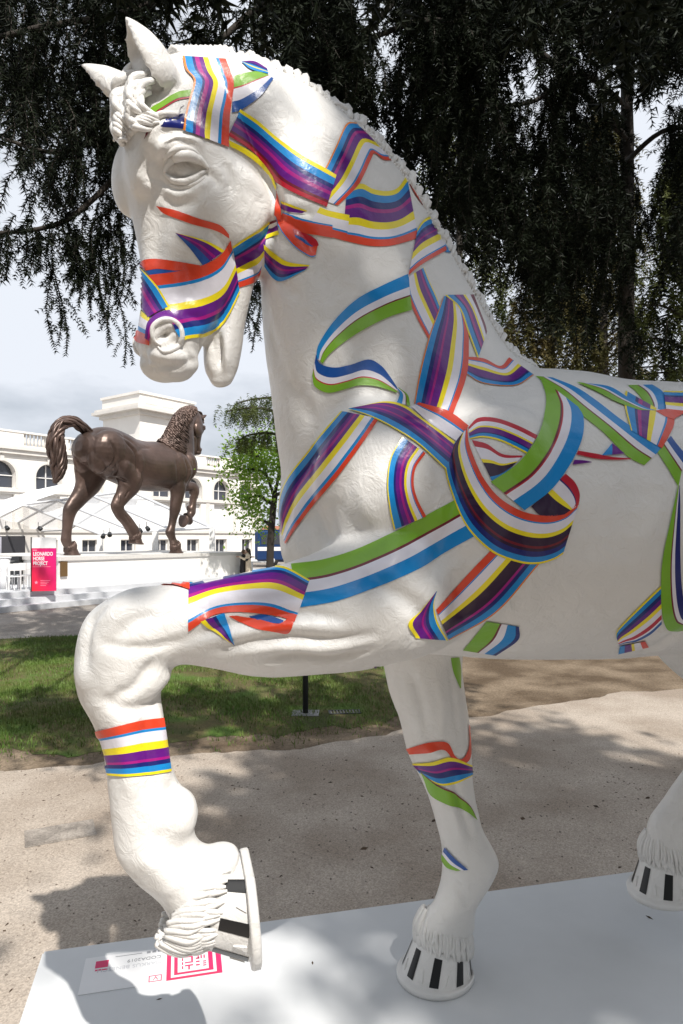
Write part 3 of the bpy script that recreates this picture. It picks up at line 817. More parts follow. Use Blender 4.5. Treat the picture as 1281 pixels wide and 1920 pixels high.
RIBBONS = [  # (stripes with widths, one edge, other edge) traced in the side view, laid on the skin below
  ('G75 X10 C15', [(358,169),(331,174),(302,192),(282,205),(279,224)], [(357,185),(334,189),(309,203),(296,213),(290,227)]),
  ('N100', [(348,214),(324,216),(312,224)], [(343,242),(318,239),(301,238)]),
  ('X100', [(292,228),(281,236),(272,261)], [(294,231),(285,242),(272,262)]),
  ('B30 Y10 B15 N20 P25', [(452,117),(471,132),(503,140)], [(453,117),(477,117),(500,130)]),
  ('G32 C4 W34 S30', [(439,144),(459,139),(480,136),(499,141)], [(434,213),(455,206),(490,180),(512,149)]),
  ('Y11 B20 N12 P10 M10 P17 X8 C12', [(451,206),(484,228),(521,260),(565,292),(607,316),(630,330)], [(427,255),(465,280),(499,311),(521,342),(555,364),(612,389)]),
  ('Y100', [(427,263),(459,280),(490,302),(512,327),(520,349)], [(430,275),(455,288),(487,311),(509,333),(517,358)]),
  ('O5 B16 N6 M10 P10 Y12 W18 B7 R16', [(343,108),(348,132),(363,152),(356,183),(348,214),(342,245)], [(423,113),(433,138),(439,161),(435,189),(430,217),(427,277)]),
  ('R100', [(293,386),(329,395),(373,410),(412,422),(429,439)], [(294,387),(311,402),(359,420),(406,433),(430,447)]),
  ('Y14 P26 M12 P16 S32', [(330,437),(365,445),(394,455),(421,470)], [(330,438),(347,456),(362,473),(381,499)]),
  ('S100', [(274,507),(299,504),(338,508)], [(282,517),(305,517),(335,511)]),
  ('R100', [(261,496),(276,487),(314,488),(376,498)], [(275,508),(299,505),(335,508),(373,501)]),
  ('Y18 W32 B14 R36', [(260,556),(265,580),(282,597)], [(250,612),(256,639),(282,647)]),
  ('R17 B5 W25 Y10 P14 M5 N8 B11 Y5', [(279,517),(329,510),(376,499),(412,479),(432,450)], [(338,638),(359,634),(388,628),(422,606),(449,550)]),
  ('P55 M45', [(318,582),(296,590),(279,606),(274,633)], [(338,611),(311,603),(289,612),(282,639)]),
  ('P30 M12 P14 N14 B22 Y8', [(254,496),(256,535),(261,562),(280,597)], [(255,490),(279,517),(299,541),(318,575)]),
  ('Y5 B18 N5 M6 P20 Y13 W16 B4 R13', [(436,462),(460,446),(486,430),(505,415)], [(446,540),(465,534),(482,526),(489,514)]),
  ('X15 W25 P35 Y25', [(505,416),(519,411)], [(497,449),(524,440)]),
  ('Y22 P18 M10 P15 N15 B20', [(495,459),(513,473),(540,491),(581,498)], [(497,499),(513,522),(531,527),(571,508)]),
  ('Y30 P70', [(528,377),(549,385),(577,395)], [(526,391),(546,399),(566,401)]),
  ('B12 R88', [(532,398),(560,409),(590,417),(623,423)], [(525,410),(549,434),(575,438),(623,447)]),
  ('B10 R90', [(516,404),(529,434),(554,464),(581,482),(591,482)], [(525,407),(544,425),(563,450),(578,462),(597,459)]),
  ('C70 S30', [(549,431),(575,438),(593,450),(598,461)], [(554,446),(563,452),(575,461),(584,464)]),
  ('R100', [(519,360),(516,384),(514,403)], [(520,360),(526,390),(532,416)]),
  ('Y9 B13 N12 M7 P17 Y13 W14 B4 R13', [(650,355),(677,345),(699,355),(724,359),(745,353),(762,330)], [(642,451),(667,457),(695,462),(727,462),(755,456),(784,447)]),
  ('Y24 W38 B8 R30', [(600,389),(614,395),(631,399),(655,404)], [(574,431),(599,438),(621,445),(649,453)]),
  ('O4 B14 N9 M8 P17 Y12 W20 B5 R11', [(579,367),(605,324),(627,280),(647,236),(664,231),(695,236),(727,260),(752,292),(780,333),(818,395)], [(633,386),(667,353),(681,330),(695,299),(702,289),(720,301),(745,303),(759,327),(777,364),(805,402)]),
  ('G35 X5 W25 B35', [(827,410),(839,430),(852,452)], [(835,474),(848,475),(863,482)]),
  ('Y7 B12 N8 P10 M4 P10 Y16 W18 B4 R11', [(782,430),(795,412),(820,400)], [(765,517),(789,497),(836,470)]),
  ('B36 W22 X4 G38', [(764,515),(717,536),(669,562),(627,602),(599,645),(594,671)], [(771,582),(725,597),(676,622),(639,647),(616,667),(606,682)]),
  ('S40 W25 C5 G30', [(594,665),(601,682),(627,690),(657,685),(691,675),(714,686),(730,705),(744,727)], [(587,705),(592,725),(616,737),(646,731),(672,724),(702,725),(725,731),(744,737)]),
  ('B40 W25 X8 G27', [(744,729),(749,739),(743,757)], [(747,727),(764,742),(768,764)]),
  ('R11 B4 W27 Y13 P20 M7 P5 B10 Y3', [(761,522),(764,555),(781,596),(802,635)], [(794,502),(805,529),(817,555),(830,589)]),
  ('R15 B4 W17 Y12 P28 N7 B14 O3', [(873,669),(907,673),(937,687),(954,671)], [(873,701),(905,719),(965,724),(1001,704)]),
  ('O3 B14 N9 P8 M5 P17 Y11 W17 B3 R13', [(831,556),(819,589),(804,630),(788,690),(776,757)], [(860,555),(874,604),(878,645),(874,705),(850,776)]),
  ('Y8 B22 N7 M12 P14 Y9 W16 X12', [(833,554),(860,579),(877,626),(895,673)], [(887,553),(897,579),(908,607),(912,623)]),
  ('Y4 B14 N10 P8 M6 P8 Y13 W18 B8 R11', [(641,772),(611,806),(575,850),(539,899),(526,936),(522,982)], [(710,786),(677,835),(631,897),(582,956),(552,997),(537,1020)]),
  ('Y4 B20 N8 P14 M8 P10 Y9 W14 B3 R10', [(754,820),(733,858),(726,904),(730,950),(739,993)], [(797,851),(779,877),(775,907),(782,936),(798,968)]),
  ('W55 B9 R36', [(770,764),(808,797),(856,828)], [(785,755),(838,771),(880,800)]),
  ('Y5 B20 N14 P10 M6 P18 M5 P12 Y10', [(653,769),(690,781),(736,804),(782,833),(834,881)], [(677,764),(723,755),(759,763),(795,789),(854,830)]),
  ('G36 X6 W26 B32', [(546,1058),(605,1050),(670,1030),(736,999),(795,968),(857,935)], [(561,1139),(631,1127),(703,1102),(782,1068),(834,1036),(890,1005)]),
  ('C20 W20 Y8 P24 N5 B15 Y8', [(879,802),(897,785),(930,785),(971,799),(1007,817)], [(881,824),(906,821),(936,827),(965,840),(986,851)]),
  ('C16 W30 Y9 D35 B10', [(885,826),(912,833),(942,852),(980,855)], [(922,902),(930,899),(942,891),(958,877)]),
  ('C16 N3 W24 Y12 D45', [(1060,889),(1077,905),(1086,926),(1084,947)], [(995,950),(1010,965),(1031,968),(1057,965)]),
  ('C100', [(1083,846),(1118,852),(1149,858),(1182,860)], [(1080,853),(1118,861),(1152,863),(1180,862)]),
  ('P100', [(1076,863),(1093,864),(1108,867)], [(1072,872),(1090,870),(1108,868)]),
  ('B45 P55', [(1146,833),(1137,844),(1127,855)], [(1147,833),(1159,843),(1170,852)]),
  ('G38 X5 C3 W21 B33', [(1013,711),(1023,746),(1018,786),(1001,829),(968,871),(919,904)], [(1083,765),(1093,786),(1090,824),(1068,871),(1033,918),(982,957)]),
  ('R16 B3 W18 Y11 D24 M5 N8 B12 O3', [(921,1031),(871,1083),(817,1143)], [(1011,1057),(931,1147),(841,1200)]),
  ('Y14 P30 M8 P8 N12 B22 Y6', [(814,1113),(787,1146),(765,1169),(779,1196)], [(819,1107),(813,1134),(821,1169),(839,1200)]),
  ('G42 X5 W18 B25 N10', [(912,1164),(885,1198),(868,1218)], [(973,1174),(971,1199),(930,1228)]),
  ('Y4 B11 N11 D6 X5 D17 Y9 W20 B3 R14', [(859,824),(836,855),(836,893),(856,950),(882,997),(924,1036),(971,1054),(1007,1057),(1037,1049),(1055,1038)], [(877,804),(880,831),(890,861),(906,896),(930,928),(960,950),(992,963),(1031,967),(1063,958),(1086,938)]),
  ('Y4 B17 N6 M8 P16 Y12 W19 B4 R14', [(1172,734),(1170,760),(1182,808)], [(1264,786),(1260,805),(1240,842)]),
  ('G45 X6 W14 B35', [(1080,718),(1118,736),(1155,755),(1193,769),(1210,771)], [(1105,721),(1143,727),(1177,747),(1209,765),(1229,771)]),
  ('R100', [(1227,772),(1246,783),(1262,788)], [(1245,769),(1262,772),(1284,775)]),
  ('Y6 B14 N8 P26 Y14 W18 R14', [(1243,735),(1262,736),(1287,736)], [(1248,774),(1265,776),(1287,779)]),
  ('G38 X6 W16 B40', [(1177,723),(1193,736),(1209,758),(1212,771)], [(1223,722),(1243,736),(1248,755),(1246,771)]),
  ('G40 X5 W22 B33', [(1004,706),(1043,736),(1080,771),(1130,811),(1174,855),(1207,873)], [(1036,709),(1080,727),(1118,752),(1162,786),(1209,818),(1239,843)]),
  ('G45 X6 W20 S29', [(1232,849),(1252,880),(1271,913)], [(1257,818),(1268,833),(1284,852)]),
  ('Y7 B14 N12 P14 Y12 W16 C12 W5 S8', [(1238,1098),(1209,1126),(1175,1160),(1156,1182),(1155,1193)], [(1240,1169),(1219,1188),(1194,1201),(1175,1204),(1160,1208)]),
  ('B20 P25 Y10 W25 R20', [(1162,1210),(1159,1225)], [(1209,1201),(1216,1212)]),
  ('G46 X7 W17 N30', [(1270,911),(1256,975),(1242,1041),(1238,1088),(1240,1145),(1249,1177),(1266,1182),(1283,1180)], [(1273,911),(1274,956),(1274,1032),(1276,1088),(1281,1126),(1286,1145),(1288,1154),(1288,1163)]),
  ('R100', [(300,1095),(324,1092),(356,1095)], [(302,1097),(328,1099),(356,1107)]),
  ('B35 N15 P30 Y20', [(421,1150),(430,1176),(440,1209)], [(376,1166),(403,1186),(439,1207)]),
  ('S100', [(467,1155),(497,1152),(532,1164)], [(472,1160),(502,1168),(530,1170)]),
  ('R100', [(429,1155),(473,1177),(516,1184),(541,1186),(553,1163)], [(443,1154),(478,1160),(516,1170),(531,1167),(545,1156)]),
  ('Y4 B5 N6 P14 M7 Y12 W30 B6 R16', [(354,1088),(408,1078),(478,1067),(530,1063),(581,1088)], [(353,1184),(399,1155),(445,1148),(502,1152),(553,1166)]),
  ('R17 B5 W19 Y14 P16 M5 N8 B11 Y5', [(180,1371),(221,1361),(267,1350),(306,1346)], [(203,1453),(239,1455),(281,1452),(320,1446)]),
  ('R100', [(763,1404),(805,1392),(838,1392),(852,1416),(866,1422),(878,1400),(878,1358)], [(769,1414),(805,1411),(832,1406),(852,1426),(870,1431),(882,1415),(880,1362)]),
  ('Y15 P25 M8 N22 B22 Y8', [(773,1431),(810,1428),(845,1419),(884,1435)], [(790,1450),(825,1471),(855,1468),(885,1454)]),
  ('X10 G90', [(789,1445),(820,1470),(855,1488),(880,1510),(894,1538)], [(796,1460),(809,1490),(840,1508),(870,1518),(892,1536)]),
  ('S35 W25 G40', [(835,1588),(855,1610),(878,1630)], [(828,1610),(839,1626),(856,1632)]),
  ('G100', [(844,1228),(850,1260),(862,1290)], [(860,1228),(864,1255),(864,1290)]),
  ('P40 G60', [(701,1250),(712,1270),(722,1295)], [(712,1250),(718,1270),(727,1295)]),
]
PAL = {'Y': '#F2DE1E', 'B': '#1387CE', 'N': '#15206E', 'P': '#62127F', 'M': '#A4127F', 'D': '#2B0A33', 'W': '#E6E3EC', 'R': '#DB4427', 'G': '#7EB22C', 'X': '#6E0C25', 'O': '#E5862B', 'S': '#17509E', 'C': '#B9182F'}
NAMES = {'Y': 'yellow', 'B': 'blue', 'N': 'navy', 'P': 'purple', 'M': 'magenta', 'D': 'dark_purple', 'W': 'white', 'R': 'orange_red', 'G': 'green', 'X': 'maroon', 'O': 'orange', 'S': 'royal_blue', 'C': 'crimson'}
VINYL = {}
for k, h in PAL.items():
    m = mat('vinyl_' + NAMES[k], rgb(h), .30, var=.05, vscale=9, bump=.45, bscale=42, bdist=.0035, bdetail=5, coat=.1)
    VINYL[k] = m
def ribbon(spec, layer):
    st, e0, e1 = spec
    toks = [(t[0], float(t[1:])) for t in st.split()]
    tot = sum(w for _, w in toks)
    A0, A1 = catmull(e0, 40), catmull(e1, 40)
    ln = max(np.linalg.norm(np.diff(A0, axis=0), axis=1).sum(), np.linalg.norm(np.diff(A1, axis=0), axis=1).sum())
    na = max(6, int(ln / 5))
    idx = np.linspace(0, len(A0) - 1, na + 1)
    f = lambda A: np.stack([np.interp(idx, np.arange(len(A)), A[:, k]) for k in range(2)], 1)
    A0, A1 = f(A0), f(A1)
    wid = np.linalg.norm(A0 - A1, axis=1).max()
    vsv, mi = [0.0], []
    acc = 0
    for c, w in toks:
        k = max(1, int(round(w / tot * wid / 5)))
        for j in range(k):
            vsv.append((acc + w * (j + 1) / k) / tot); mi.append(c)
        acc += w
    nb = len(vsv)
    off = .0018 + .00035 * layer
    pts = [[None] * nb for _ in range(na + 1)]; dep = np.full((na + 1, nb), np.nan)
    for i in range(na + 1):
        for j, v in enumerate(vsv):
            q = A0[i] * (1 - v) + A1[i] * v
            p, nr = hit(q[0], q[1], SKIN)
            if p is not None:
                dep[i, j] = (p - Vector(EYE)).length; pts[i][j] = p + nr * off
    med = np.nanmedian(dep)
    for i in range(na + 1):
        for j, v in enumerate(vsv):
            if pts[i][j] is None or abs(dep[i, j] - med) > .45:
                q = A0[i] * (1 - v) + A1[i] * v
                d = side(q[0], q[1], 0) - EYE; d /= np.linalg.norm(d)
                near = [dep[a, b] for a in range(max(0, i - 2), min(na, i + 2) + 1) for b in range(max(0, j - 2), min(nb - 1, j + 2) + 1) if not np.isnan(dep[a, b]) and abs(dep[a, b] - med) < .45]
                t = max(near) + .01 if near else med
                p, nr, _, _ = SKIN.find_nearest(Vector(EYE + d * t))
                pts[i][j] = p + nr * off; dep[i, j] = (p - Vector(EYE)).length
    P = np.array([[tuple(p) for p in r] for r in pts])
    # smooth the sheet a little so that it does not copy every facet
    me = bpy.data.meshes.new('ribbon')
    fs, ms = [], []
    cols = sorted(set(c for c, _ in toks))
    for i in range(na):
        for j in range(nb - 1):
            dd = [dep[i, j], dep[i + 1, j], dep[i, j + 1], dep[i + 1, j + 1]]
            if max(dd) - min(dd) > .09: continue
            fs.append((i * nb + j, i * nb + j + 1, (i + 1) * nb + j + 1, (i + 1) * nb + j)); ms.append(cols.index(mi[j]))
    # keep the largest connected sheet
    par = list(range((na + 1) * nb))
    def root(a):
        while par[a] != a:
            par[a] = par[par[a]]; a = par[a]
        return a
    for q in fs:
        for a in q[1:]: par[root(a)] = root(q[0])
    cnt = {}
    for q in fs: cnt[root(q[0])] = cnt.get(root(q[0]), 0) + 1
    best = max(cnt, key=cnt.get)
    keep = [k for k, q in enumerate(fs) if root(q[0]) == best]
    fs = [fs[k] for k in keep]; ms = [ms[k] for k in keep]
    used = sorted(set(a for q in fs for a in q)); re = {a: k for k, a in enumerate(used)}
    PP = P.reshape(-1, 3)
    fs = [tuple(re[a] for a in q) for q in fs]
    me.from_pydata([tuple(PP[a]) for a in used], [], fs)
    # face outwards
    if len(fs):
        p0 = me.polygons[len(fs) // 2]
        if p0.normal.dot(Vector(EYE) - p0.center) < 0: me.flip_normals()
    me.polygons.foreach_set('material_index', ms)
    smooth(me)
    o = link_mesh('ribbon', me, horse, [VINYL[c] for c in cols])
    return o
for li, sp in enumerate(RIBBONS):
    ribbon(sp, li % 8 if li < 100 else 8)
# ------------------------------------------------------------------ plinth under the white horse
def at(px, py, D):
    return Vector(((px - CX) / F * D, D, HC + (HY - py) / F * D))
def gp(px, py, z=0.0):
    D = (HC - z) * F / (py - HY)
    return Vector(((px - CX) / F * D, D, z))
def wp(s, d, z):
    q = CORNER + s * U + d * NN
    return Vector((q[0], q[1], z))
PL, PW = 3.7, 1.36
M_PLINTH = mat('plinth_paint', (.66, .675, .69), .42, var=.05, vscale=2.2, detail=9, bump=.12, bscale=9, bdist=.004, bdetail=8)
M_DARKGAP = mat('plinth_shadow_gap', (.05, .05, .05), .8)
plinth = empty('plinth', wp(PL / 2, PW / 2, 0), TH, 'low wide pale grey painted plinth under the white ribboned horse', 'plinth')
m = MB(); bm = bmesh.new()
bmesh.ops.create_cube(bm, size=1.0)
for v in bm.verts: v.co = Vector((v.co.x * PL, v.co.y * PW, (v.co.z + .5) * (PH - .05) + .05))
bmesh.ops.bevel(bm, geom=bm.edges[:], offset=.006, segments=2, affect='EDGES')
me = bpy.data.meshes.new('deck'); bm.to_mesh(me); bm.free()
link_mesh('deck', me, plinth, M_PLINTH)
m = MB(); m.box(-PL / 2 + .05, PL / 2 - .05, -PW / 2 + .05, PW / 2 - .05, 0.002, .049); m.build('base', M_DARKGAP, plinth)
# ---- printed plate on the plinth (reads from the far side)
M_PINK = mat('print_pink', rgb('#D6246A'), .45, col2=rgb('#E0405A'), vscale=3)
M_PAPER = mat('print_white', (.80, .80, .81), .4, var=.01)
M_GREYINK = mat('print_grey', (.30, .31, .33), .5)
M_LGREY = mat('print_light_grey', (.56, .57, .60), .5)
def txt_mesh(s, size, name='lettering', ext=0.0006, align='LEFT', bold=0.0, xs=1.0):
    cu = bpy.data.curves.new('t', 'FONT'); cu.body = s; cu.size = size; cu.extrude = ext; cu.align_x = align; cu.offset = bold
    o = bpy.data.objects.new('t', cu); COL.objects.link(o); o.scale = (xs, 1, 1)
    dg = bpy.context.evaluated_depsgraph_get()
    me = bpy.data.meshes.new_from_object(o.evaluated_get(dg)); me.name = name
    bpy.data.objects.remove(o); bpy.data.curves.remove(cu)
    if xs != 1.0:
        for v in me.vertices: v.co.x *= xs
    return me
c0 = gp(146, 1867, PH); c1 = gp(318, 1842, PH)
def pl_uv(p):
    q = np.array([p.x, p.y]) - CORNER
    return float(q @ U), float(q @ NN)
sa, da = pl_uv(gp(146, 1867, PH)); sb, db = pl_uv(gp(420, 1826, PH))
plate = empty('printed_plate', wp(sb, (da + db) / 2, PH), TH + math.pi, 'white printed plate with pink square emblem lying on the plinth beneath the raised hoof', 'plate')
# plate frame: x runs to picture left, y towards the viewer
LEN = sb - sa; WID = abs(pl_uv(gp(317, 1842, PH))[1] - pl_uv(gp(320, 1777, PH))[1])
m = MB(); m.box(.0, LEN, -WID, 0, .0005, .0025); m.build('sheet', M_PAPER, plate)
SQ = WID - .006
em_ = MB(); em_.box(.004, .004 + SQ, -SQ - .003, -.003, .0026, .0032); emblem = em_.build('emblem', M_PINK, plate)
def frame_rect(mb, x0, x1, y0, y1, t, z0, z1):
    mb.box(x0, x1, y0, y0 + t, z0, z1); mb.box(x0, x1, y1 - t, y1, z0, z1); mb.box(x0, x0 + t, y0 + t, y1 - t, z0, z1); mb.box(x1 - t, x1, y0 + t, y1 - t, z0, z1)
w = MB(); k = SQ
frame_rect(w, .004 + .10 * k, .004 + .92 * k, -.003 - .80 * k, -.003 - .06 * k, .055 * k, .0032, .0038)
w.box(.004 + .24 * k, .004 + .80 * k, -.003 - .67 * k, -.003 - .18 * k, .0032, .0038)
w.build('emblem_white', M_PAPER, emblem)
w = MB()
for j in range(3):
    w.box(.004 + (.30 + .055 * j) * k, .004 + (.325 + .055 * j) * k, -.003 - .60 * k, -.003 - .50 * k, .0038, .0043)
    w.box(.004 + .28 * k, .004 + .34 * k, -.003 - (.30 + .06 * j) * k, -.003 - (.27 + .06 * j) * k, .0038, .0043)
    w.box(.004 + .40 * k, .004 + .47 * k, -.003 - (.34 + .10 * j) * k, -.003 - (.30 + .10 * j) * k, .0038, .0043)
    w.box(.004 + .70 * k, .004 + .725 * k, -.003 - (.34 + .12 * j) * k, -.003 - (.26 + .12 * j) * k, .0038, .0043)
w.box(.004 + .52 * k, .004 + .67 * k, -.003 - .62 * k, -.003 - .585 * k, .0038, .0043); w.box(.004 + .52 * k, .004 + .67 * k, -.003 - .45 * k, -.003 - .415 * k, .0038, .0043)
w.box(.004 + .52 * k, .004 + .555 * k, -.003 - .58 * k, -.003 - .46 * k, .0038, .0043); w.box(.004 + .52 * k, .004 + .67 * k, -.003 - .36 * k, -.003 - .325 * k, .0038, .0043)
w.box(.004 + .58 * k, .004 + .61 * k, -.003 - .32 * k, -.003 - .22 * k, .0038, .0043)
w.build('emblem_pattern', M_PINK, emblem)
def plate_text(s, size, x, y, m_, xs=1.0):
    o = link_mesh('lettering', txt_mesh(s, size, ext=.0003, xs=xs), plate, m_); o.location = (x, y, .0031); return o
plate_text('MARKUS BENESCH', .024, SQ + .020, -.62 * WID, M_LGREY, 1.0)
plate_text('CODA2019', .022, SQ + .022, -.78 * WID, M_GREYINK)

w = MB()
for j in range(3): w.box(SQ + .022 + .018 * j, SQ + .034 + .018 * j, -.95 * WID, -.89 * WID, .0026, .0031)
w.box(SQ + .085, SQ + .17, -.93 * WID, -.915 * WID, .0026, .0031); w.build('icons', M_GREYINK, plate)
w = MB(); frame_rect(w, SQ + .018, SQ + .058, -.22 * WID, -.05 * WID, .003, .0026, .0031); w.build('small_emblem', M_PINK, plate); plate_text('V', .026, SQ + .029, -.19 * WID, M_PINK)
w = MB(); w.box(LEN - .075, LEN - .035, -.86 * WID, -.66 * WID, .0026, .0031); w.box(LEN - .075, LEN - .037, -.62 * WID, -.58 * WID, .0026, .0031); w.build('small_square', M_PINK, plate)

# ------------------------------------------------------------------ ground
def ground_mat(name, c1, c2, scale, grain=90.0, gb=.6, c3=None, patch=.5, rough=.95, grains=(.55, 1.5)):
    m = bpy.data.materials.new(name); m.use_nodes = True; nt = m.node_tree; b = nt.nodes['Principled BSDF']
    b.inputs['Roughness'].default_value = rough; b.inputs['Specular IOR Level'].default_value = .2
    tc = nt.nodes.new('ShaderNodeTexCoord')
    N = lambda s, d=5: (lambda n: (n.inputs['Scale'].__setattr__('default_value', s), n.inputs['Detail'].__setattr__('default_value', d), nt.links.new(tc.outputs['Object'], n.inputs['Vector']), n)[-1])(nt.nodes.new('ShaderNodeTexNoise'))
    big = N(scale); fine = N(grain * .45, 3)
    vor = nt.nodes.new('ShaderNodeTexVoronoi'); vor.inputs['Scale'].default_value = grain; nt.links.new(tc.outputs['Object'], vor.inputs['Vector'])
    rp_ = nt.nodes.new('ShaderNodeValToRGB'); rp_.color_ramp.elements[0].position = .38; rp_.color_ramp.elements[1].position = .64
    rp_.color_ramp.elements[0].color = tuple(c1) + (1,); rp_.color_ramp.elements[1].color = tuple(c2) + (1,)
    if c3:
        e = rp_.color_ramp.elements.new(patch); e.color = tuple(c3) + (1,)
    nt.links.new(big.outputs['Fac'], rp_.inputs['Fac'])
    hs = nt.nodes.new('ShaderNodeMix'); hs.data_type = 'RGBA'; hs.blend_type = 'MULTIPLY'; hs.inputs[0].default_value = 1.0
    r2 = nt.nodes.new('ShaderNodeValToRGB')
    r2.color_ramp.elements[0].position = .0; r2.color_ramp.elements[1].position = 1.0
    r2.color_ramp.elements[0].color = (grains[0],) * 3 + (1,); r2.color_ramp.elements[1].color = (grains[1],) * 3 + (1,)
    mx = nt.nodes.new('ShaderNodeMath'); mx.operation = 'ADD'
    ml = nt.nodes.new('ShaderNodeMath'); ml.operation = 'MULTIPLY'; ml.inputs[1].default_value = .55
    nt.links.new(vor.outputs['Color'], ml.inputs[0]); m3 = nt.nodes.new('ShaderNodeMath'); m3.operation = 'MULTIPLY'; m3.inputs[1].default_value = .5
    nt.links.new(fine.outputs['Fac'], m3.inputs[0]); nt.links.new(ml.outputs[0], mx.inputs[0]); nt.links.new(m3.outputs[0], mx.inputs[1])
    nt.links.new(mx.outputs[0], r2.inputs['Fac'])
    nt.links.new(rp_.outputs['Color'], hs.inputs[6]); nt.links.new(r2.outputs['Color'], hs.inputs[7])
    nt.links.new(hs.outputs[2], b.inputs['Base Color'])
    bp = nt.nodes.new('ShaderNodeBump'); bp.inputs['Strength'].default_value = gb; bp.inputs['Distance'].default_value = .012
    nt.links.new(mx.outputs[0], bp.inputs['Height']); nt.links.new(bp.outputs[0], b.inputs['Normal'])
    MATS[name] = m
    return m
M_GRAVEL = ground_mat('gravel', (.34, .28, .225), (.49, .425, .36), .9, 120, .9, grains=(.45, 1.4))
M_DIRT = ground_mat('dirt', (.11, .078, .050), (.24, .185, .13), 1.3, 60, .8, grains=(.4, 1.4))
M_TURF = ground_mat('turf', (.060, .070, .022), (.080, .14, .025), 1.1, 70, .8, c3=(.12, .10, .045), patch=.5, grains=(.5, 1.4))
M_ROAD = ground_mat('road_gravel', (.24, .215, .19), (.33, .30, .27), .6, 55, .8, grains=(.4, 1.4))
def sheet(name, pts, z, m_, kind='structure'):
    me = bpy.data.meshes.new(name); me.from_pydata([(p[0], p[1], z) for p in pts], [], [tuple(range(len(pts)))])
    o = link_mesh(name, me, None, m_); props(o, kind=kind); return o
sheet('ground', [(-700, -60), (700, -60), (700, 1200), (-700, 1200)], 0, M_DIRT)
rr = random.Random(5)
edge_px = [(-260, 1472), (0, 1446), (150, 1437), (330, 1416), (500, 1405), (620, 1398), (760, 1368), (900, 1345), (1100, 1310), (1281, 1292), (1700, 1262)]
EDGE = [(p.x, p.y) for p in (gp(*q) for q in edge_px)]
ex = catmull(EDGE, 14)
ex = [(x + .10 * noise.noise(Vector((x * 3, y * 3, 0))), y + .16 * noise.noise(Vector((x * 2.2, y * 2.2, 4))) + .05 * noise.noise(Vector((x * 9, y * 9, 4)))) for x, y in ex]
sheet('gravel_path', [(-14, -8), (14, -8), (14, ex[-1][1])] + ex[::-1] + [(-14, ex[0][1])], .004, M_GRAVEL)
lawn_far = [gp(-300, 1206), gp(0, 1198), gp(300, 1187), gp(700, 1178)]
def edge_y(x):
    xs = [p[0] for p in ex]; ys = [p[1] for p in ex]
    return float(np.interp(x, xs, ys))
near = [(x, edge_y(x) + .50 + .45 * noise.noise(Vector((x * 1.3, 0, 2))) + .18 * noise.noise(Vector((x * 5, 0, 2)))) for x in np.linspace(-7.5, 1.2, 110)]
sheet('lawn', near + [(p.x, p.y) for p in lawn_far[::-1]], .004, M_TURF)
rd = [gp(-600, 1214), gp(0, 1198), gp(300, 1187), gp(900, 1174)]
sheet('gravel_road', [(p.x, p.y) for p in rd] + [(40, 60), (-40, 60)], .004, M_ROAD)
# grass blades
rn = np.random.RandomState(4)
NB = 110000
bx = rn.uniform(-8.5, 1.6, NB * 2); by = rn.uniform(6.0, 15.2, NB * 2)
lfx = [p.x for p in lawn_far]; lfy = [p.y for p in lawn_far]
ye = np.array([edge_y(x) for x in np.linspace(-9, 2, 200)])
nearY = np.interp(bx, np.linspace(-9, 2, 200), ye)
farY = np.interp(bx, lfx, lfy)
pn = np.array([noise.noise(Vector((x * .9, y * .9, 1.0))) for x, y in zip(bx, by)])
dens = np.clip((by - nearY - .05) / 1.8, .05, 1) * np.clip(.65 + 1.5 * pn, .06, 1)
ok = (by > nearY) & (by < farY) & (rn.rand(NB * 2) < dens)
bx, by = bx[ok][:NB], by[ok][:NB]
n_ = len(bx); an = rn.uniform(0, math.pi * 2, n_); hgt = rn.uniform(.025, .075, n_); wd = rn.uniform(.003, .008, n_); ln_ = rn.uniform(.0, .04, n_); a2 = rn.uniform(0, 6.28, n_)
V = np.zeros((n_, 3, 3)); V[:, 0] = np.stack([bx - np.cos(an) * wd, by - np.sin(an) * wd, np.full(n_, .003)], 1); V[:, 1] = np.stack([bx + np.cos(an) * wd, by + np.sin(an) * wd, np.full(n_, .003)], 1)
V[:, 2] = np.stack([bx + np.cos(a2) * ln_, by + np.sin(a2) * ln_, hgt], 1)
def tri_mesh(name, V):
    n = len(V); me = bpy.data.meshes.new(name); me.vertices.add(n * 3); me.vertices.foreach_set('co', V.reshape(-1)); me.loops.add(n * 3); me.loops.foreach_set('vertex_index', np.arange(n * 3, dtype=np.int32))
    me.polygons.add(n); me.polygons.foreach_set('loop_start', np.arange(0, n * 3, 3, dtype=np.int32)); me.update(calc_edges=True); me.validate(); return me
M_GRASS = mat('grass_blades', (.10, .19, .025), .6, col2=(.12, .14, .035), vscale=1.2)
gr = link_mesh('grass', tri_mesh('grass', V), None, M_GRASS); props(gr, 'short green lawn grass with worn brown patches beyond the gravel path', 'grass', kind='stuff')
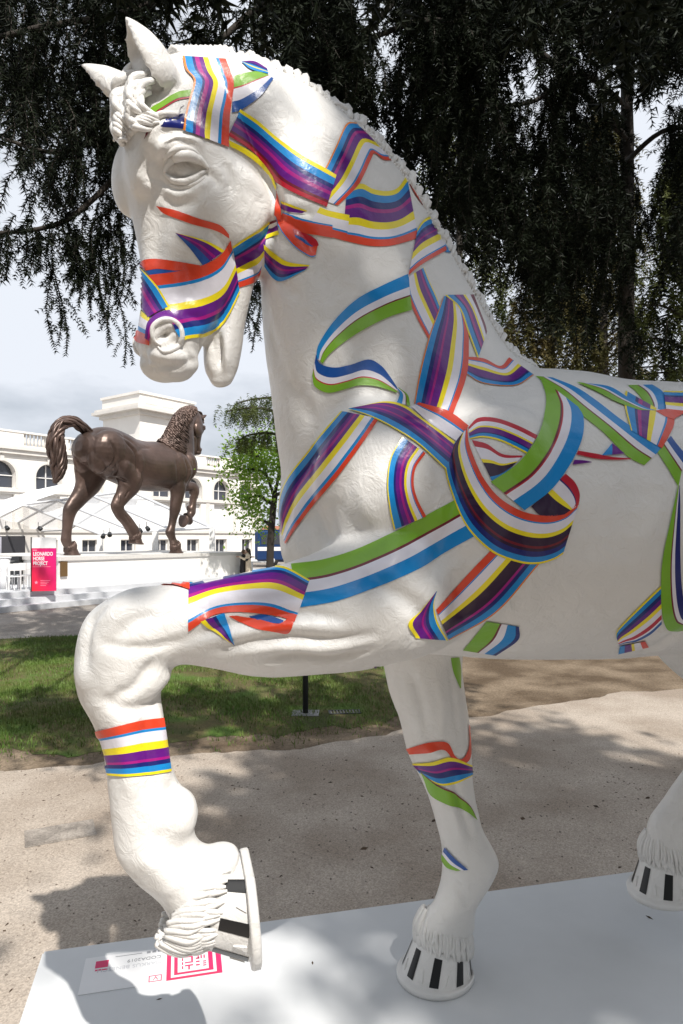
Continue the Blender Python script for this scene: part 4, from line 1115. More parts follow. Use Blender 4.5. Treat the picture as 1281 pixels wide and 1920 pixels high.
# litter on the gravel
m = MB(); rr = random.Random(9)
for i in range(330):
    x, y = rr.uniform(-4, 5), rr.uniform(2.4, 7.5)
    if y > edge_y(x) - .05: continue
    s = rr.uniform(.006, .02) * (1.8 if rr.random() < .1 else 1); a = rr.uniform(0, 6.28); e = rr.uniform(.25, .7); h = s * .35
    c, d = math.cos(a), math.sin(a)
    P = [(-s, 0, .005), (0, -s * e, .006), (s, 0, .005), (0, s * e, .006), (0, 0, h + .005)]
    m.add([(x + c * p[0] - d * p[1], y + d * p[0] + c * p[1], p[2]) for p in P], [(0, 1, 4), (1, 2, 4), (2, 3, 4), (3, 0, 4)])
lt = m.build('leaf_litter', mat('litter', (.07, .045, .028), .9, var=.5, vscale=3)); props(lt, 'small dry leaves and bark bits scattered on the gravel', 'litter', kind='stuff')
m = MB()
for i in range(3800):
    x, y = rr.uniform(-3.6, 4.6), rr.uniform(2.3, 6.6)
    if y > edge_y(x): continue
    s = rr.uniform(.004, .011); a = rr.uniform(0, 6.28); c, d = math.cos(a), math.sin(a)
    P = [(-s, -s * .6, .003), (s * .8, -s * .8, .003), (s, s * .7, .003), (-s * .7, s * .8, .003), (0, 0, s * .8 + .004)]
    m.add([(x + c * p[0] - d * p[1], y + d * p[0] + c * p[1], p[2]) for p in P], [(0, 1, 4), (1, 2, 4), (2, 3, 4), (3, 0, 4)], 0 if rr.random() < .6 else 1)
pb = m.build('pebbles', [mat('pebble', (.36, .31, .26), .9, var=.3, vscale=20), mat('pebble_dark', (.17, .14, .115), .9, var=.3, vscale=20)]); props(pb, 'loose small stones of the gravel path', 'gravel', kind='stuff')
# stone cover set in the path
q = [gp(44, 1590), gp(74, 1557), gp(177, 1539), gp(160, 1576)]
M_STONE = ground_mat('cover_stone', (.22, .195, .17), (.36, .32, .28), 6, 90, .8, grains=(.5, 1.4))
cov = empty('drain_cover', tuple((q[0] + q[2]) / 2 * 1.0), math.atan2((q[2] - q[1]).y, (q[2] - q[1]).x), 'weathered grey stone drain cover set flush in the gravel at left', 'cover')
m = MB(); m.box(-.24, .24, -.15, .15, .001, .009); m.build('frame', M_STONE, cov)
m = MB(); m.box(-.22, .14, -.13, .13, .009, .013); m.build('lid', M_STONE, cov)
# slim post with a foot plate and a slotted grate beside it
M_IRON = mat('dark_iron', (.03, .032, .035), .5, .3)
b0 = gp(573, 1338)
po = empty('post', tuple(b0), 0, 'slim dark metal post with square foot plate at the lawn edge', 'post')
m = MB(); m.tube([(0, 0, .012), (0, 0, .95), (0, 0, 1.0)], [.035, .035, .028], 14); m.build('pole', M_IRON, po, True)
m = MB(); m.box(-.17, .17, -.14, .14, .002, .012); m.build('foot_plate', mat('grey_plate', (.20, .20, .20), .6, .2, var=.2), po)
m = MB(); m.lathe([(.001, .0), (.05, .0), (.055, .03), (.03, .06), (.001, .07)], 16, (0, 0, 1.0)); m.build('cap', M_IRON, po, True)
g0 = gp(646, 1336)
gt = empty('drain_grate', (g0.x, g0.y, 0), .12, 'small slotted iron drain grate in the dirt beside the post', 'grate')
m = MB(); frame_rect(m, -.2, .2, -.09, .09, .02, .002, .014); m.build('frame', M_IRON, gt)
for k in range(9):
    m = MB(); m.box(-.176 + .04 * k, -.158 + .04 * k, -.069, .069, .003, .012); m.build('bar', mat('grate_grey', (.16, .15, .14), .6, .2), gt)

m = MB(); rr = random.Random(19)
for i in range(9):
    p = wp(rr.uniform(.05, 3.2), rr.uniform(.04, .95), 0); s_ = rr.uniform(.004, .011); a = rr.uniform(0, 6.28); c, d = math.cos(a), math.sin(a)
    P = [(-s_ * 1.6, 0, .001), (0, -s_ * .5, .001), (s_ * 1.6, 0, .001), (0, s_ * .5, .001), (0, 0, s_ * .5)]
    m.add([(p.x + c * q[0] - d * q[1], p.y + d * q[0] + c * q[1], PH + q[2]) for q in P], [(0, 1, 4), (1, 2, 4), (2, 3, 4), (3, 0, 4)])
o = m.build('fallen_bits', mat('litter', (.07, .045, .028), .9)); props(o, 'tiny dry leaf bits fallen on the plinth top', 'litter', kind='stuff')
# ------------------------------------------------------------------ stepped platform, bronze horse on its block
EV = Vector((.59, .81, 0)).normalized()           # the building, platform and steps run this way (to the right, away)
MV = Vector((EV.y, -EV.x, 0))                     # out of the facade, towards the viewer
RZ = math.atan2(EV.y, EV.x)                       # local x along the facade; local -y = towards the viewer
def inv(o):
    return o
P0 = gp(0, 1150)
M_STEP = mat('pale_step', (.52, .53, .55), .7, var=.06, vscale=2, bump=.1, bscale=30)
M_DECK = mat('deck_top', (.55, .53, .50), .8, var=.08, vscale=1)
M_RISER = mat('shaded_riser', (.10, .10, .105), .7)  # left stair risers: their shadow is put into this dark colour
plat = empty('stepped_platform', (P0.x, P0.y, 0), RZ, 'pale stepped platform carrying the block of the bronze horse', 'platform')
for k in range(3):
    z0, z1 = k * .165, (k + 1) * .165
    m = MB(); m.box(-.9 + .25 * k, 16, .42 * k, 9.0 - .3 * k if k == 2 else .42 * k + .42, z0 if k else .002, z1); m.build('step', M_STEP, plat)
    m = MB(); m.box(-7.0, -.95 + .25 * k, .42 * k, 9.0 if k == 2 else .42 * k + .42, z0 if k else .002, z1 - .04); m.build('riser', M_RISER, plat)
    m = MB(); m.box(-7.0, -.955 + .25 * k, .42 * k - .03, 9.0 if k == 2 else .42 * k + .44, z1 - .039, z1); m.build('tread', M_DECK, plat)
PZ = .495
def loc(o, x, y, z=0):
    """point in the platform's frame -> world"""
    return Vector(o) + EV * x - MV * y + Vector((0, 0, z))
# block
bp_ = at(314, 1037, 27.3)
BZ = 1.50
def along(px, off):
    """distance along the facade direction, in the platform's frame at depth offset off, seen at px"""
    k = (px - CX) / F
    A = loc((P0.x, P0.y, 0), 0, off)
    return (k * A.y - A.x) / (EV.x - k * EV.y)
xl = along(110, 1.7); xr = along(462, 1.7)
blk = empty('statue_block', loc((P0.x, P0.y, 0), 0, 0), RZ, 'long white rendered block under the bronze horse', 'statue base')
M_BLOCK = mat('white_render', (.82, .80, .77), .7, var=.03, vscale=1.5, bump=.05, bscale=12)
m = MB(); m.box(xl, xr, 1.7, 8.0, PZ, BZ - .13); m.build('wall', M_BLOCK, blk)
m = MB(); m.box(xl - .06, xr + .06, 1.64, 8.06, BZ - .13, BZ); m.build('coping', mat('coping_stone', (.62, .60, .57), .7, var=.05), blk)
m = MB(); m.box(xl - .03, xr + .03, 1.67, 8.03, PZ, PZ + .12); m.build('skirting', M_BLOCK, blk)
m = MB(); m.box(xl + .03, xl + .28, 1.62, 1.665, PZ + .35, PZ + .85); m.build('plaque', mat('plaque_bronze', (.20, .12, .05), .5, .5), blk)
bronze = empty('bronze_horse', (bp_.x, bp_.y, BZ + .004), math.radians(57), 'dark brown bronze horse statue with raised foreleg and arched tail on the white block', 'statue', scale=2.38)
cast(bronze, M_BRONZE, False)
# ---- red sign
def screen_sign(px0, px1, y0, y1, D):
    pass
sg_c = at(83, 1108, 20.4)
sgn = empty('banner_stand', (sg_c.x, sg_c.y, PZ + .004), .15, 'red and magenta upright banner with white lettering at the platform edge', 'sign')
W_, H_ = .70, 1.66
M_RED = mat('banner_red', rgb('#E01B3C'), .5); M_MAG = mat('banner_magenta', rgb('#D4106C'), .5)
mg = bpy.data.materials.new('banner_print'); mg.use_nodes = True; nt = mg.node_tree
tcn = nt.nodes.new('ShaderNodeTexCoord'); sx = nt.nodes.new('ShaderNodeSeparateXYZ'); rpn = nt.nodes.new('ShaderNodeValToRGB')
nt.links.new(tcn.outputs['Generated'], sx.inputs[0]); ad = nt.nodes.new('ShaderNodeMath'); ad.operation = 'ADD'; nt.links.new(sx.outputs['X'], ad.inputs[0]); nt.links.new(sx.outputs['Z'], ad.inputs[1])
md_ = nt.nodes.new('ShaderNodeMath'); md_.operation = 'MULTIPLY'; md_.inputs[1].default_value = .5; nt.links.new(ad.outputs[0], md_.inputs[0]); nt.links.new(md_.outputs[0], rpn.inputs['Fac'])
rpn.color_ramp.elements[0].color = rgb('#E3202F'); rpn.color_ramp.elements[1].color = rgb('#CF0A78'); nt.links.new(rpn.outputs['Color'], nt.nodes['Principled BSDF'].inputs['Base Color'])
m = MB(); m.box(-W_ / 2, W_ / 2, -.03, .03, .02, H_ * .80); m.build('panel', mg, sgn)
m = MB(); m.box(-W_ / 2, W_ / 2, -.03, .03, H_ * .80 + .002, H_); m.build('top_panel', mat('banner_white', (.80, .80, .80), .5), sgn)
m = MB(); m.box(-W_ / 2 - .03, -W_ / 2 - .002, -.04, .06, 0, H_ + .01); m.build('edge', M_IRON, sgn)
M_WL = mat('white_letters', (.82, .78, .80), .5)
for i, tx in enumerate(('LEONARDO', 'HORSE', 'PROJECT')):
    o = link_mesh('lettering', txt_mesh(tx, .155, ext=.002, bold=.004, xs=.68), sgn, M_WL); o.location = (-W_ / 2 + .04, -.034, H_ * .665 - .145 * i); o.rotation_euler = (math.pi / 2, 0, 0)
m = MB(); m.box(-W_ / 2 + .03, W_ / 2 - .16, -.0335, -.0305, H_ * .455, H_ * .463); m.box(-W_ / 2 + .03, -W_ / 2 + .15, -.0335, -.0305, H_ * .755, H_ * .772)
for k in range(4): m.box(-.10, .18 - .04 * k, -.0335, -.0305, H_ * (.20 - .03 * k), H_ * (.208 - .03 * k))
m.build('small_print', mat('faint_print', rgb('#F08FA8'), .5), sgn)
m = MB(); a5 = [(-.22 + .06 * math.cos(math.pi / 2 + k * math.pi / 5) * (1 if k % 2 == 0 else .45), -.033, H_ * .17 + .06 * math.sin(math.pi / 2 + k * math.pi / 5) * (1 if k % 2 == 0 else .45)) for k in range(10)]
m.add(a5 + [(-.22, -.034, H_ * .17)], [(10, k, (k + 1) % 10) for k in range(10)]); m.build('badge', mat('faint_print', rgb('#F08FA8'), .5), sgn)
# ---- loudspeaker column, white chairs and a high table on the platform
sp = at(33, 1085, 23.5); spk = empty('speaker_column', (sp.x, sp.y, PZ), RZ + .6, 'tall black stacked loudspeaker column beside the doorway', 'loudspeaker')
for k in range(6):
    m = MB(); m.box(-.19, .19, -.16, .16, .01 + .165 * k, .16 + .165 * k); cb = m.build('cabinet', M_IRON, spk)
    m = MB(); m.box(-.17, .17, -.168, -.161, .025 + .165 * k, .145 + .165 * k); m.build('grille', mat('grille', (.012, .012, .013), .8), cb)
tb = at(8, 1098, 21.6); ht = empty('high_table', (tb.x, tb.y, PZ), 0, 'white high bar table with tapered stretch cover at the left edge', 'table')
m = MB(); m.lathe([(.20, .005), (.12, .35), (.10, .6), (.20, .98)], 20); m.build('cover', mat('white_cloth', (.70, .70, .71), .8), ht, True)
m = MB(); m.lathe([(.21, .982), (.22, .99), (.22, 1.01), (.21, 1.02)], 20); m.build('top', mat('white_cloth', (.70, .70, .71), .8), ht, True)
M_CHW = mat('white_plastic', (.75, .75, .74), .5)
def chair(px, py, D, lab):
    c = at(px, py, D); t = empty('chair', (c.x, c.y, PZ), RZ + math.pi * .9, lab, 'chair', 'white chairs on the platform')
    m = MB(); m.box(-.2, .2, -.2, .2, .42, .45); m.build('seat', M_CHW, t)
    m = MB(); m.box(-.2, .2, .17, .2, .62, .84); m.build('backrest', M_CHW, t)
    for a in (-.17, .17):
        for b in (-.17, .185):
            m = MB(); m.tube([(a, b, 0), (a, b, .42 if b < 0 else .84)], .018, 6); m.build('leg', M_CHW, t)
for k, (px, D) in enumerate(((26, 21.0), (36, 21.3), (46, 21.6))):
    chair(px, 1100, D, ['leftmost white plastic chair left of the red banner', 'middle white plastic chair left of the red banner', 'white plastic chair nearest the red banner'][k])

# ------------------------------------------------------------------ building
FP = Vector((-20.5, 40, 0))
M_WALL = mat('cream_render', (.82, .79, .745), .85, var=.04, vscale=.6, bump=.08, bscale=6)
M_TRIM = mat('pale_stone_trim', (.68, .65, .61), .85, var=.06, vscale=1.2)
M_GLASS = mat('dark_glass', (.05, .055, .07), .15, spec=.6)
M_BLIND = mat('white_blind', (.74, .73, .72), .7)
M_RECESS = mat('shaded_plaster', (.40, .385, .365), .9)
bld = empty('arcaded_building', tuple(FP), RZ, 'long cream building with arched upper windows, balustrade and square tower', 'building')
S0, S1 = -9.0, 22.6
ARCH = [.1 + 3.0 * k for k in range(-3, 8)]
ARCH = [a for a in ARCH if S0 + 1 < a < S1 - 1]
TW0, TW1 = 10.06, 15.1
# wall in storeys; the upper storey is cut by arches
def quad_wall(mb, x0, x1, z0, z1, y=0.0, d=.0):
    mb.box(x0, x1, y, y + .45, z0, z1)
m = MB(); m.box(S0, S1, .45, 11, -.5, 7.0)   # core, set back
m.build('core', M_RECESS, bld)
wall = MB()
RADI, SILL, SPR = .86, 5.14, 5.90
xs_prev = S0
for a in ARCH:
    if xs_prev < a - RADI: wall.box(xs_prev, a - RADI, 0, .448, SILL, 7.05)
    # spandrel over the arch
    n = 12
    vs, fs = [], []
    for k in range(n + 1):
        t = math.pi * (1 - k / n); x = a + RADI * math.cos(t); z = SPR + RADI * math.sin(t)
        vs += [(x, 0, z), (x, 0, 7.05), (x, .448, z), (x, .448, 7.05)]
    for k in range(n):
        o = k * 4; fs += [(o, o + 4, o + 5, o + 1), (o + 2, o + 6, o + 4, o)]
    wall.add(vs, fs)
    xs_prev = a + RADI
wall.box(xs_prev, S1, 0, .448, SILL, 7.05)
# middle storey with tall bays, ground storey with small windows
xs_prev = S0
for a in ARCH:
    wall.box(xs_prev, a - .80, 0, .448, 2.6, SILL); xs_prev = a + .80
    wall.box(a - .80, a + .80, 0, .448, 4.75, SILL)
wall.box(xs_prev, S1, 0, .448, 2.6, SILL)
xs_prev = S0
for a in ARCH:
    wall.box(xs_prev, a - .62, 0, .448, -.3, 2.6); xs_prev = a + .62
    wall.box(a - .62, a + .62, 0, .448, 1.95, 2.6); wall.box(a - .62, a + .62, 0, .448, -.3, .75)
wall.box(xs_prev, S1, 0, .448, -.3, 2.6)
wall.build('wall', M_WALL, bld)
m = MB(); m.box(S0 - .1, S1 + .1, -.12, .1, 2.42, 2.62); m.build('string_course', M_TRIM, bld)
m = MB(); m.box(S0 - .1, S1 + .1, -.10, .1, SILL - .26, SILL - .02); m.build('sill_course', M_TRIM, bld)
m = MB(); m.box(S0 - .3, S1 + .3, -.35, .6, 7.46, 7.66); m.box(S0 - .2, S1 + .2, -.22, .6, 7.2, 7.459); m.box(S0 - .1, S1 + .1, -.06, .6, 7.052, 7.199); m.build('cornice', M_TRIM, bld)
# balustrade: parapet piers with little balusters between
for k in range(int((S1 - S0) / 3.0)):
    x0 = S0 + 3.0 * k
    par = MB(); par.box(x0, x0 + 1.5, .05, .40, 7.662, 8.55); par.box(x0 + 1.5, x0 + 3.0, .05, .40, 7.662, 7.80); par.box(x0, x0 + 3.0, .0, .45, 8.552, 8.66)
    pr = par.build('parapet', M_WALL, bld)
    for j in range(6):
        b = MB(); b.lathe([(.07, 0), (.10, .25), (.06, .5), (.08, .748)], 8, (x0 + 1.65 + .24 * j, .22, 7.801)); b.build('baluster', M_TRIM, pr, True)
for a in ARCH:
    # arch surround, recess, window
    n = 12; w = MB()
    for k in range(n):
        t0, t1 = math.pi * k / n, math.pi * (k + 1) / n
        q = []
        for rad in (RADI, RADI + .16):
            for t in (t0, t1): q.append((a + rad * math.cos(t), SPR + rad * math.sin(t)))
        vs = [(x, -.05, z) for x, z in q] + [(x, -.001, z) for x, z in q]
        w.add(vs, [(0, 2, 3, 1), (2, 6, 7, 3), (0, 1, 5, 4)])
    w.box(a - RADI - .16, a - RADI, -.05, -.001, SILL, SPR); w.box(a + RADI, a + RADI + .16, -.05, -.001, SILL, SPR)
    win = w.build('window', M_TRIM, bld)
    k_ = MB(); k_.box(a - .12, a + .12, -.10, -.055, SPR + RADI - .02, SPR + RADI + .30); k_.build('keystone', M_TRIM, win)
    g_ = MB(); g_.add([(a + .84 * math.cos(math.pi * k / 12), .40, SPR + .84 * math.sin(math.pi * k / 12)) for k in range(13)] + [(a - .84, .40, SILL), (a + .84, .40, SILL)], [tuple(range(15))]); g_.build('pane', M_GLASS, win)
    f_ = MB(); f_.box(a - .03, a + .03, .33, .39, SILL, SPR + .83); f_.box(a - .84, a + .84, .33, .389, SPR - .03, SPR + .03); f_.build('frame', M_BLIND, win)
    b_ = MB(); b_.box(a - .79, a + .79, .25, .30, 2.63, 4.74); b_.build('blind', M_BLIND, bld)
    w2 = MB(); frame_rect(w2, -.62, .62, .751, 1.949, .07, 0, .1); w2.box(-.03, .03, .82, 1.88, .01, .09)
    w2.v = [(x + a, z + .25, y) for x, y, z in w2.v]
    o2 = w2.build('window', M_BLIND, bld)
    g2 = MB(); g2.box(a - .60, a + .60, .352, .36, .76, 1.94); g2.build('pane', M_GLASS, o2)
    pl_ = MB(); pl_.box(a + 1.32, a + 1.68, -.05, -.002, 2.622, SILL - .262); pl_.build('pilaster', M_TRIM, bld)
# tower
tw = MB(); tw.box(TW0, TW1, -.02, 4.4, 7.05, 11.3); tw.build('tower', M_WALL, bld)
tc_ = MB(); tc_.box(TW0 - .22, TW1 + .22, -.24, 4.6, 11.0, 11.299); tc_.box(TW0 - .62, TW1 + .62, -.64, 5.0, 11.302, 11.52); tc_.box(TW0 - .45, TW1 + .45, -.47, 4.85, 11.522, 11.72); tc_.build('tower_cornice', M_TRIM, bld)
tp_ = MB(); tp_.box(TW0 - .05, TW1 + .05, -.07, 4.45, 11.722, 12.5); tp_.box(TW0 - .15, TW1 + .15, -.17, 4.55, 12.502, 12.68); tp_.build('tower_parapet', M_WALL, bld)
for k in range(3):
    b = MB(); b.box(TW0 + .5 + 1.5 * k, TW0 + 1.55 + 1.5 * k, -.10, -.071, 11.85, 12.38); b.build('parapet_panel', M_TRIM, bld)
# doorway at far left of ground floor
d_ = MB(); d_.box(-1.6, 1.5, -.12, -.02, -.4, 2.2); d_.build('doorway', mat('door_dark', (.05, .05, .058), .5), bld)
for k in range(5):
    d2 = MB(); d2.tube([(-1.5 + .34 * k, -.2, -.4), (-1.5 + .34 * k, -.2, 2.15)], .13, 8); d2.build('curtain', mat('curtain_grey', (.33, .33, .38), .9), bld, True)

# ------------------------------------------------------------------ clear-roofed marquee between statue and building
A1, A2 = at(44, 948, 38), at(245, 922, 36.5)
E1, E2 = at(188, 1003, 32.5), at(398, 991, 31.5)
B1, B2 = 2 * A1 - E1, 2 * A2 - E2
B1.z, B2.z = E1.z, E2.z
M_ALU = mat('aluminium', (.66, .67, .69), .5, .2)
M_CLEAR = bpy.data.materials.new('clear_sheet'); M_CLEAR.use_nodes = True; nt = M_CLEAR.node_tree
bs = nt.nodes['Principled BSDF']; bs.inputs['Base Color'].default_value = (.75, .77, .80, 1); bs.inputs['Roughness'].default_value = .12; bs.inputs['Alpha'].default_value = .38
mq = empty('marquee', (E1.x, E1.y, 0), 0, 'clear roofed marquee with aluminium rafters standing behind the bronze horse', 'tent')
def mqv(p): return Vector((p.x - E1.x, p.y - E1.y, p.z))
for nm, (a, b, c, d) in (('roof_sheet', (A1, A2, E2, E1)), ('roof_sheet', (B1, B2, A2, A1))):
    m = MB(); nS = 10
    for i in range(nS):
        t0, t1 = i / nS, (i + 1) / nS
        sag = lambda t: Vector((0, 0, -.06 * math.sin(math.pi * (t * nS / 2.0 % 1))))
        m.add([mqv(a.lerp(b, t0)), mqv(a.lerp(b, t1)), mqv(d.lerp(c, t1)), mqv(d.lerp(c, t0))], [(0, 1, 2, 3)])
    m.build(nm, M_CLEAR, mq)
for t in (0, .33, .66, 1):
    a, e, b = A1.lerp(A2, t), E1.lerp(E2, t), B1.lerp(B2, t)
    for p, q in ((a, e), (a, b)):
        m = MB(); m.tube([mqv(p) + Vector((0, 0, .03)), mqv(q) + Vector((0, 0, .03))], .07, 6); m.build('rafter', M_ALU, mq)
for p, q in ((A1, A2), (E1, E2), (B1, B2)):
    m = MB(); m.tube([mqv(p) + Vector((0, 0, .04)), mqv(q) + Vector((0, 0, .04))], .08, 6); m.build('purlin', M_ALU, mq)
for p in (E1, E2, B1, B2, E1.lerp(E2, .5)):
    m = MB(); m.box(mqv(p).x - .12, mqv(p).x + .12, mqv(p).y - .12, mqv(p).y + .12, 0, p.z); m.build('leg', M_BLIND, mq)
# white sheet gathered over its left end
sh = MB(); rows = [[at(-60, 985, 35), at(-60, 958, 36), at(-60, 948, 37)], [at(0, 968, 35), at(0, 950, 36), at(0, 940, 37)], [at(60, 940, 35.5), at(60, 928, 36), at(60, 920, 37)], [at(118, 921, 36), at(115, 914, 36.5), at(112, 909, 37)], [at(150, 921, 36.5), at(150, 914, 37), at(150, 909, 37.5)]]
vs = [mqv(p) for r in rows for p in r]; sh.add(vs, [(i * 3 + j, i * 3 + j + 1, (i + 1) * 3 + j + 1, (i + 1) * 3 + j) for i in range(4) for j in range(2)])
M_SHEET = mat('white_sheet', (.78, .79, .82), .35, var=.06, vscale=2); sh.build('gathered_sheet', M_SHEET, mq, True)
for k, (px, py, D) in enumerate(((195, 1002, 32), (206, 999, 32), (262, 992, 31.7), (275, 988, 31.7), (11, 987, 33), (72, 988, 33))):
    c = at(px, py, D); l = empty('spotlight', tuple(c), .3 * k, ['black spotlight left of a pair under the marquee eave behind the bronze belly', 'black spotlight right of a pair under the marquee eave behind the bronze belly', 'black spotlight left of a pair between the bronze legs', 'black spotlight right of a pair between the bronze legs', 'black spotlight near the left picture edge below the white sheet', 'black spotlight left of the bronze hind leg under the white sheet'][k], 'spotlight', 'spotlights hung from the marquee', .7)
    m = MB(); m.lathe([(.05, 0), (.13, .03), (.16, .28), (.15, .30), (.02, .26)], 12); o = m.build('housing', M_IRON, l, True); o.rotation_euler = (2.3, 0, 0)
    m = MB(); m.tube([(0, 0, .0), (0, 0, .35)], .02, 6); m.build('hanger', M_IRON, l)

# ------------------------------------------------------------------ two people hugging by the block's end
def person(loc_, rz, h, label, coat, legs, hairc, coat_len, arm_up, hair_long):
    root = empty('person', tuple(loc_), rz, label, 'person')
    k = h / 1.7
    T = MB()
    L = lambda x, y, z, a, b: (np.array([x, y, z]) * k, np.array([a, 0, 0]) * k, np.array([0, b, 0]) * k, 0.0, 2.0)
    for s in (-1, 1):
        loft([L(.02, .09 * s, .92, .09, .085), L(.02, .09 * s, .7, .078, .075), L(.03, .085 * s, .48, .055, .055), L(.02, .085 * s, .28, .05, .05), L(.01, .085 * s, .08, .035, .035), L(.03, .085 * s, .03, .08, .04)], 12, 3, T)
    loft([L(.02, 0, .85, .10, .165), L(.02, 0, 1.0, .095, .15), L(.03, 0, 1.15, .10, .145), L(.04, 0, 1.32, .105, .175), L(.05, 0, 1.42, .075, .16), L(.05, 0, 1.48, .055, .065), L(.07, 0, 1.53, .05, .05)], 16, 3, T)
    T.ellipsoid(np.array([.09, 0, 1.60]) * k, (.095 * k, .075 * k, .115 * k), None, 14, 10)
    T.ellipsoid(np.array([.185, 0, 1.585]) * k, (.02 * k, .016 * k, .025 * k), None, 8, 6)
    for s in (-1, 1):
        sh_, el, wr = np.array([.05, .18 * s, 1.40]), np.array([.20, .25 * s, 1.24]), np.array([.42, .13 * s, 1.30 + arm_up])
        D1 = lambda c, r: (c * k, np.array([0, 0, r]) * k, np.array([0, r, 0]) * k, 0.0, 2.0)
        loft([D1(sh_, .065), D1((sh_ + el) / 2, .055), D1(el, .047), D1((el + wr) / 2, .042), D1(wr, .032), D1(wr + np.array([.08, -.03 * s, .0]), .035), D1(wr + np.array([.15, -.06 * s, .0]), .02)], 10, 3, T)
    bm_ = remesh(T, .022 * k, 2, 0); smooth(bm_)
    link_mesh('body', bm_, root, mat('skin', (.50, .33, .25), .6))
    Ct = MB()
    loft([L(.02, 0, coat_len, .145, .225), L(.02, 0, .9, .14, .20), L(.03, 0, 1.12, .125, .17), L(.045, 0, 1.32, .13, .20), L(.05, 0, 1.43, .10, .17), L(.05, 0, 1.49, .07, .08)], 18, 3, Ct)
    for s in (-1, 1):
        sh_, el, wr = np.array([.05, .18 * s, 1.40]), np.array([.20, .25 * s, 1.24]), np.array([.42, .13 * s, 1.30 + arm_up])
        D1 = lambda c, r: (c * k, np.array([0, 0, r]) * k, np.array([0, r, 0]) * k, 0.0, 2.0)
        loft([D1(sh_, .082), D1((sh_ + el) / 2, .072), D1(el, .064), D1((el + wr) / 2, .058), D1(wr, .05)], 10, 3, Ct)
    link_mesh('coat', (lambda q: (smooth(q), q)[1])(remesh(Ct, .022 * k, 2, 0)), root, coat)
    Tr = MB()
    for s in (-1, 1):
        loft([L(.02, .09 * s, .90, .10, .095), L(.02, .09 * s, .7, .085, .082), L(.03, .085 * s, .48, .062, .062), L(.02, .085 * s, .28, .058, .058), L(.02, .085 * s, .02, .075, .05)], 12, 3, Tr)
    link_mesh('trousers', (lambda q: (smooth(q), q)[1])(remesh(Tr, .02 * k, 1, 0)), root, legs)
    Hh = MB(); Hh.ellipsoid(np.array([.055, 0, 1.63]) * k, (.105 * k, .092 * k, .115 * k), None, 14, 10)
    if hair_long: loft([L(.0, 0, 1.66, .07, .085), L(-.03, 0, 1.55, .06, .085), L(-.05, 0, 1.42, .05, .09), L(-.06, 0, 1.30, .03, .07)], 12, 3, Hh)
    link_mesh('hair', (lambda q: (smooth(q), q)[1])(remesh(Hh, .02 * k, 1, 0)), root, hairc)
    return root
pA, pB = at(467, 1086, 28.9), at(457, 1086, 28.9)
person((pA.x, pA.y, .006), math.pi + .15, 1.64, 'person in a cream coat with long dark hair hugging someone beside the white block', mat('cream_coat', (.78, .66, .50), .8), mat('dark_trousers', (.03, .03, .035), .8), mat('dark_hair', (.03, .02, .015), .6), .62, .05, True)
person((pB.x - .06, pB.y + .02, .006), .1, 1.58, 'person in black clothes held in the arms of someone in a cream coat', mat('black_coat', (.02, .02, .022), .8), mat('dark_trousers', (.03, .03, .035), .8), mat('brown_hair', (.12, .07, .04), .6), .70, .08, False)
# ---- white barrier table and parked blue bus behind
tb = at(489, 1040, 31); t_ = empty('white_table', (tb.x, tb.y, 0), .2, 'narrow white folding table right of the hugging pair', 'table')
m = MB(); m.box(-.45, .45, -.3, .3, .98, 1.02); m.build('top', M_CHW, t_)
for a in (-.4, .4):
    for b in (-.25, .25):
        m = MB(); m.tube([(a, b, 0.005), (a, b, .98)], .025, 6); m.build('leg', M_CHW, t_)
bs_ = at(470, 1062, 47); bus = empty('parked_bus', (bs_.x, bs_.y, .005), .12, 'dark blue bus with a white side stripe parked behind the thin tree', 'bus')
M_BUS = mat('bus_blue', rgb('#17345F'), .3, coat=.4)
bm = bmesh.new(); bmesh.ops.create_cube(bm, size=1)
for v in bm.verts: v.co = Vector(((v.co.x + .5) * 7.0 + .3, (v.co.y + .5) * 2.3, (v.co.z + .5) * 2.3 + .35))
bmesh.ops.bevel(bm, geom=bm.edges[:], offset=.18, segments=3, affect='EDGES'); me = bpy.data.meshes.new('body'); bm.to_mesh(me); bm.free(); smooth(me, False); link_mesh('body', me, bus, M_BUS)
m = MB(); m.box(.5, 7.1, -.012, -.002, 1.15, 1.42); m.build('side_stripe', M_BLIND, bus)
for k in range(4):
    m = MB(); m.box(.75 + 1.6 * k, 2.15 + 1.6 * k, -.014, -.003, 1.6, 2.3); m.build('window', M_GLASS, bus)
for x in (1.5, 5.8):
    m = MB(); m.lathe([(.05, -.14), (.42, -.13), (.45, -.05), (.45, .1), (.05, .12)], 18); o = m.build('wheel', mat('tyre', (.02, .02, .02), .9), bus, True); o.rotation_euler = (math.pi / 2, 0, 0); o.location = (x, .12, .45)
    m = MB(); m.lathe([(.02, 0), (.2, .0), (.22, .03), (.02, .05)], 14); o2 = m.build('rim', M_ALU, o, True); o2.location = (0, 0, .12)
fb = at(486, 1010, 75); hb = empty('low_house', (fb.x, fb.y, 0), .2, 'low red-tiled house far behind the bus', 'building')
m = MB(); m.box(0, 14, 0, 8, 0, 2.0); m.build('wall', mat('ochre_wall', (.5, .40, .32), .9), hb)
m = MB(); m.add([(-.4, -.4, 2.0), (14.4, -.4, 2.0), (14.4, 8.4, 2.0), (-.4, 8.4, 2.0), (1, 4, 3.4), (13.4, 4, 3.4)], [(0, 1, 5, 4), (1, 2, 5), (2, 3, 4, 5), (3, 0, 4)]); m.build('roof', mat('red_tiles', (.30, .12, .07), .9, var=.2, vscale=4), hb)
